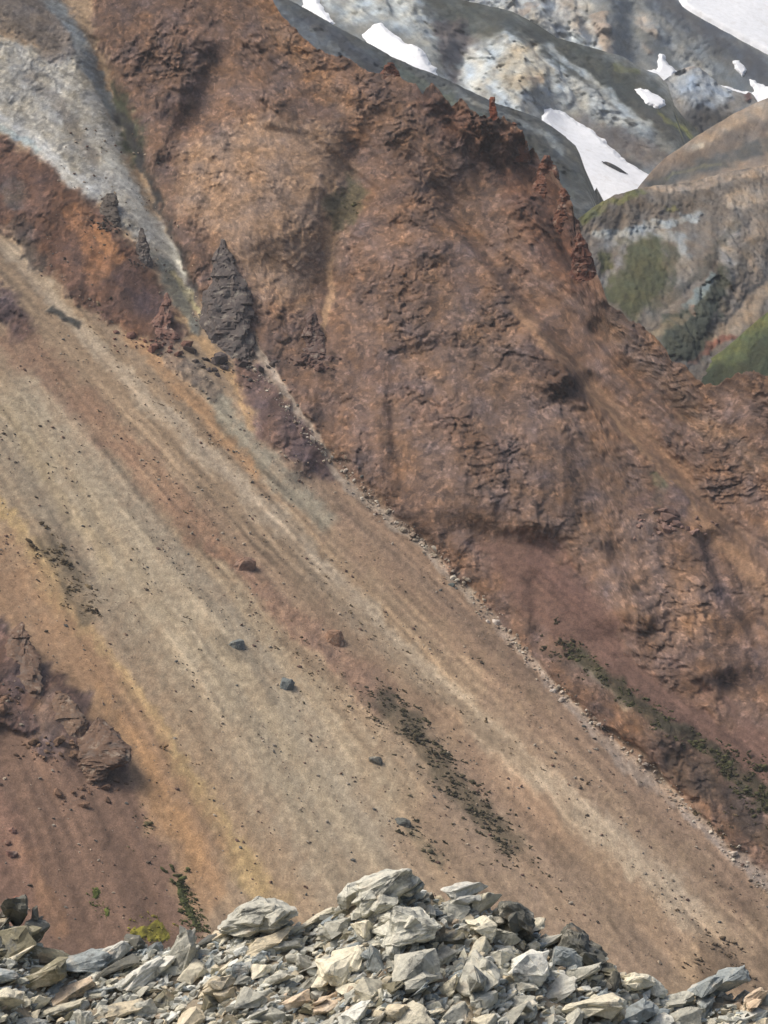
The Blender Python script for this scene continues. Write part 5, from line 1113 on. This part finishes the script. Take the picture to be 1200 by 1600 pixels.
# the rest of the stones one can still tell apart
rnd = random.Random(77)
pool = [hull_rock(random.Random(1300 + k), (1, 1, 1), 9 + k % 5, .025, 2, .05, .055) for k in range(40)]
medium = []
tries = 0; want = 300 - len(FRONT) - len([1])
while len(medium) < want and tries < 60000:
    tries += 1
    r = max(.066, .20 - .135 * (tries / 5000) ** .55) * rnd.uniform(.85, 1.1)
    x = rnd.uniform(-3.95, 3.95); y = CREST_Y + rnd.uniform(-2.3, .10)
    z = float(front_z(x, y))
    el = z / y
    if el < -.290: continue
    if any((x - a) ** 2 + ((z - c) * 1.25) ** 2 + ((y - b) * .4) ** 2 < (.66 * (r + q)) ** 2 for a, b, c, q, _ in placed): continue
    tone = rnd.choices(list(TONES), weights=(22, 24, 13, 11, 13, 5, 4, 3, 12))[0]
    if tone == 'white' and y > CREST_Y - .3: tone = 'pale grey'
    placed.append((x, y, z, r, tone)); medium.append((x, y, z, r, tone))
seen = {}
SHAPES = (('slab', (1.55, .95, .42)), ('wedge', (1.35, 1.0, .62)), ('block', (1.05, .95, .85)), ('shard', (1.7, .75, .5)), ('chunk', (1.15, 1.0, .72)))
for k, (x, y, z, r, tone) in enumerate(medium):
    order = sorted(landmarks, key=lambda l: (l[0] - x) ** 2 + (l[1] - z) ** 2)
    shp, dims = SHAPES[rnd.randrange(5)]
    size = 'small ' if r < .085 else ('large ' if r > .135 else 'mid-sized ')
    label = None
    for short_i in range(5):
        for q in range(5):
            shp, dims = SHAPES[(k + q) % 5]
            lx, lz, short = order[short_i]; dx, dz = x - lx, z - lz
            side = 'right' if dx > 0 else 'left'; ver = 'above' if dz > 0 else 'below'
            rel = (f'{ver} and {side} of' if min(abs(dx), abs(dz)) > .35 * max(abs(dx), abs(dz)) else (f'just {side} of' if abs(dx) > abs(dz) else f'straight {ver}'))
            rel = rel.replace('just right of', 'just to the right of').replace('just left of', 'just to the left of').replace('above and', 'above and to the').replace('below and', 'below and to the')
            t = f'{size}{tone} {shp} {rel} {short}'
            if t not in seen and len(t.split()) <= 16: label = t; break
        if label: break
    seen[label] = 1
    o = link('rock', pool[k % len(pool)], MAT_ROCK)
    o.location = (x, y, z + r * .35)
    o.scale = (r * dims[0], r * dims[1], r * dims[2] * 1.05)
    o.rotation_euler = (rnd.gauss(-.15, .22), math.radians(rnd.gauss(-24, 14)), rnd.gauss(0, .35) + rnd.choice((0, math.pi)))
    if abs(o.rotation_euler.z) > 2: o.rotation_euler.y *= -1
    o.color = tone_rgb(tone, rnd); tag(o, label, 'rock', ROCK_GROUP)

# rubble too small to pick apart
rnd = random.Random(5)
chips = []
for k in range(12):
    me = hull_rock(random.Random(2000 + k), (1, 1, 1), 9, 0, 0, 0, 0)
    V = np.array([tuple(v.co) for v in me.vertices]); F = np.array([tuple(p.vertices) for p in me.polygons]); bpy.data.meshes.remove(me)
    chips.append((V, F))
items = []
tn = list(TONES.values())
for k in range(13500):
    x = rnd.uniform(-5.4, 5.4); y = CREST_Y + rnd.uniform(-2.6, .3); z = float(front_z(x, y))
    s = min(.065, .025 * math.exp(rnd.gauss(.4, .5))); c = np.array(rnd.choices(tn, weights=(16, 26, 14, 14, 20, 6, 4, 2, 10))[0]) * rnd.uniform(.8, 1.05)
    items.append((x, y, z + rnd.uniform(0, .05), s * 1.5, s, s * .75, rnd.gauss(.4, .4), c))
tag(scatter_mesh('rubble', items, chips, MAT_RUBBLE, False), 'small pale stone chips filling the gaps between the rocks', 'rubble', kind='stuff')

# ---------------------------------------------------------------- the air
def build_haze():
    bm = bmesh.new(); bmesh.ops.create_cube(bm, size=1)
    for v in bm.verts: v.co = Vector((v.co.x * 900 + 50, v.co.y * 2400 + 1100, v.co.z * 640 + 180))
    me = bpy.data.meshes.new('haze'); bm.to_mesh(me); bm.free()
    m = bpy.data.materials.new('haze'); m.use_nodes = True; nt = m.node_tree; nt.nodes.clear()
    out = nt.nodes.new('ShaderNodeOutputMaterial'); v = nt.nodes.new('ShaderNodeVolumePrincipled')
    v.inputs['Color'].default_value = (.82, .88, .95, 1); v.inputs['Density'].default_value = .00012
    nt.links.new(v.outputs[0], out.inputs['Volume'])
    tag(link('haze', me, m), 'thin pale air between the slopes', 'haze', kind='stuff')
build_haze()
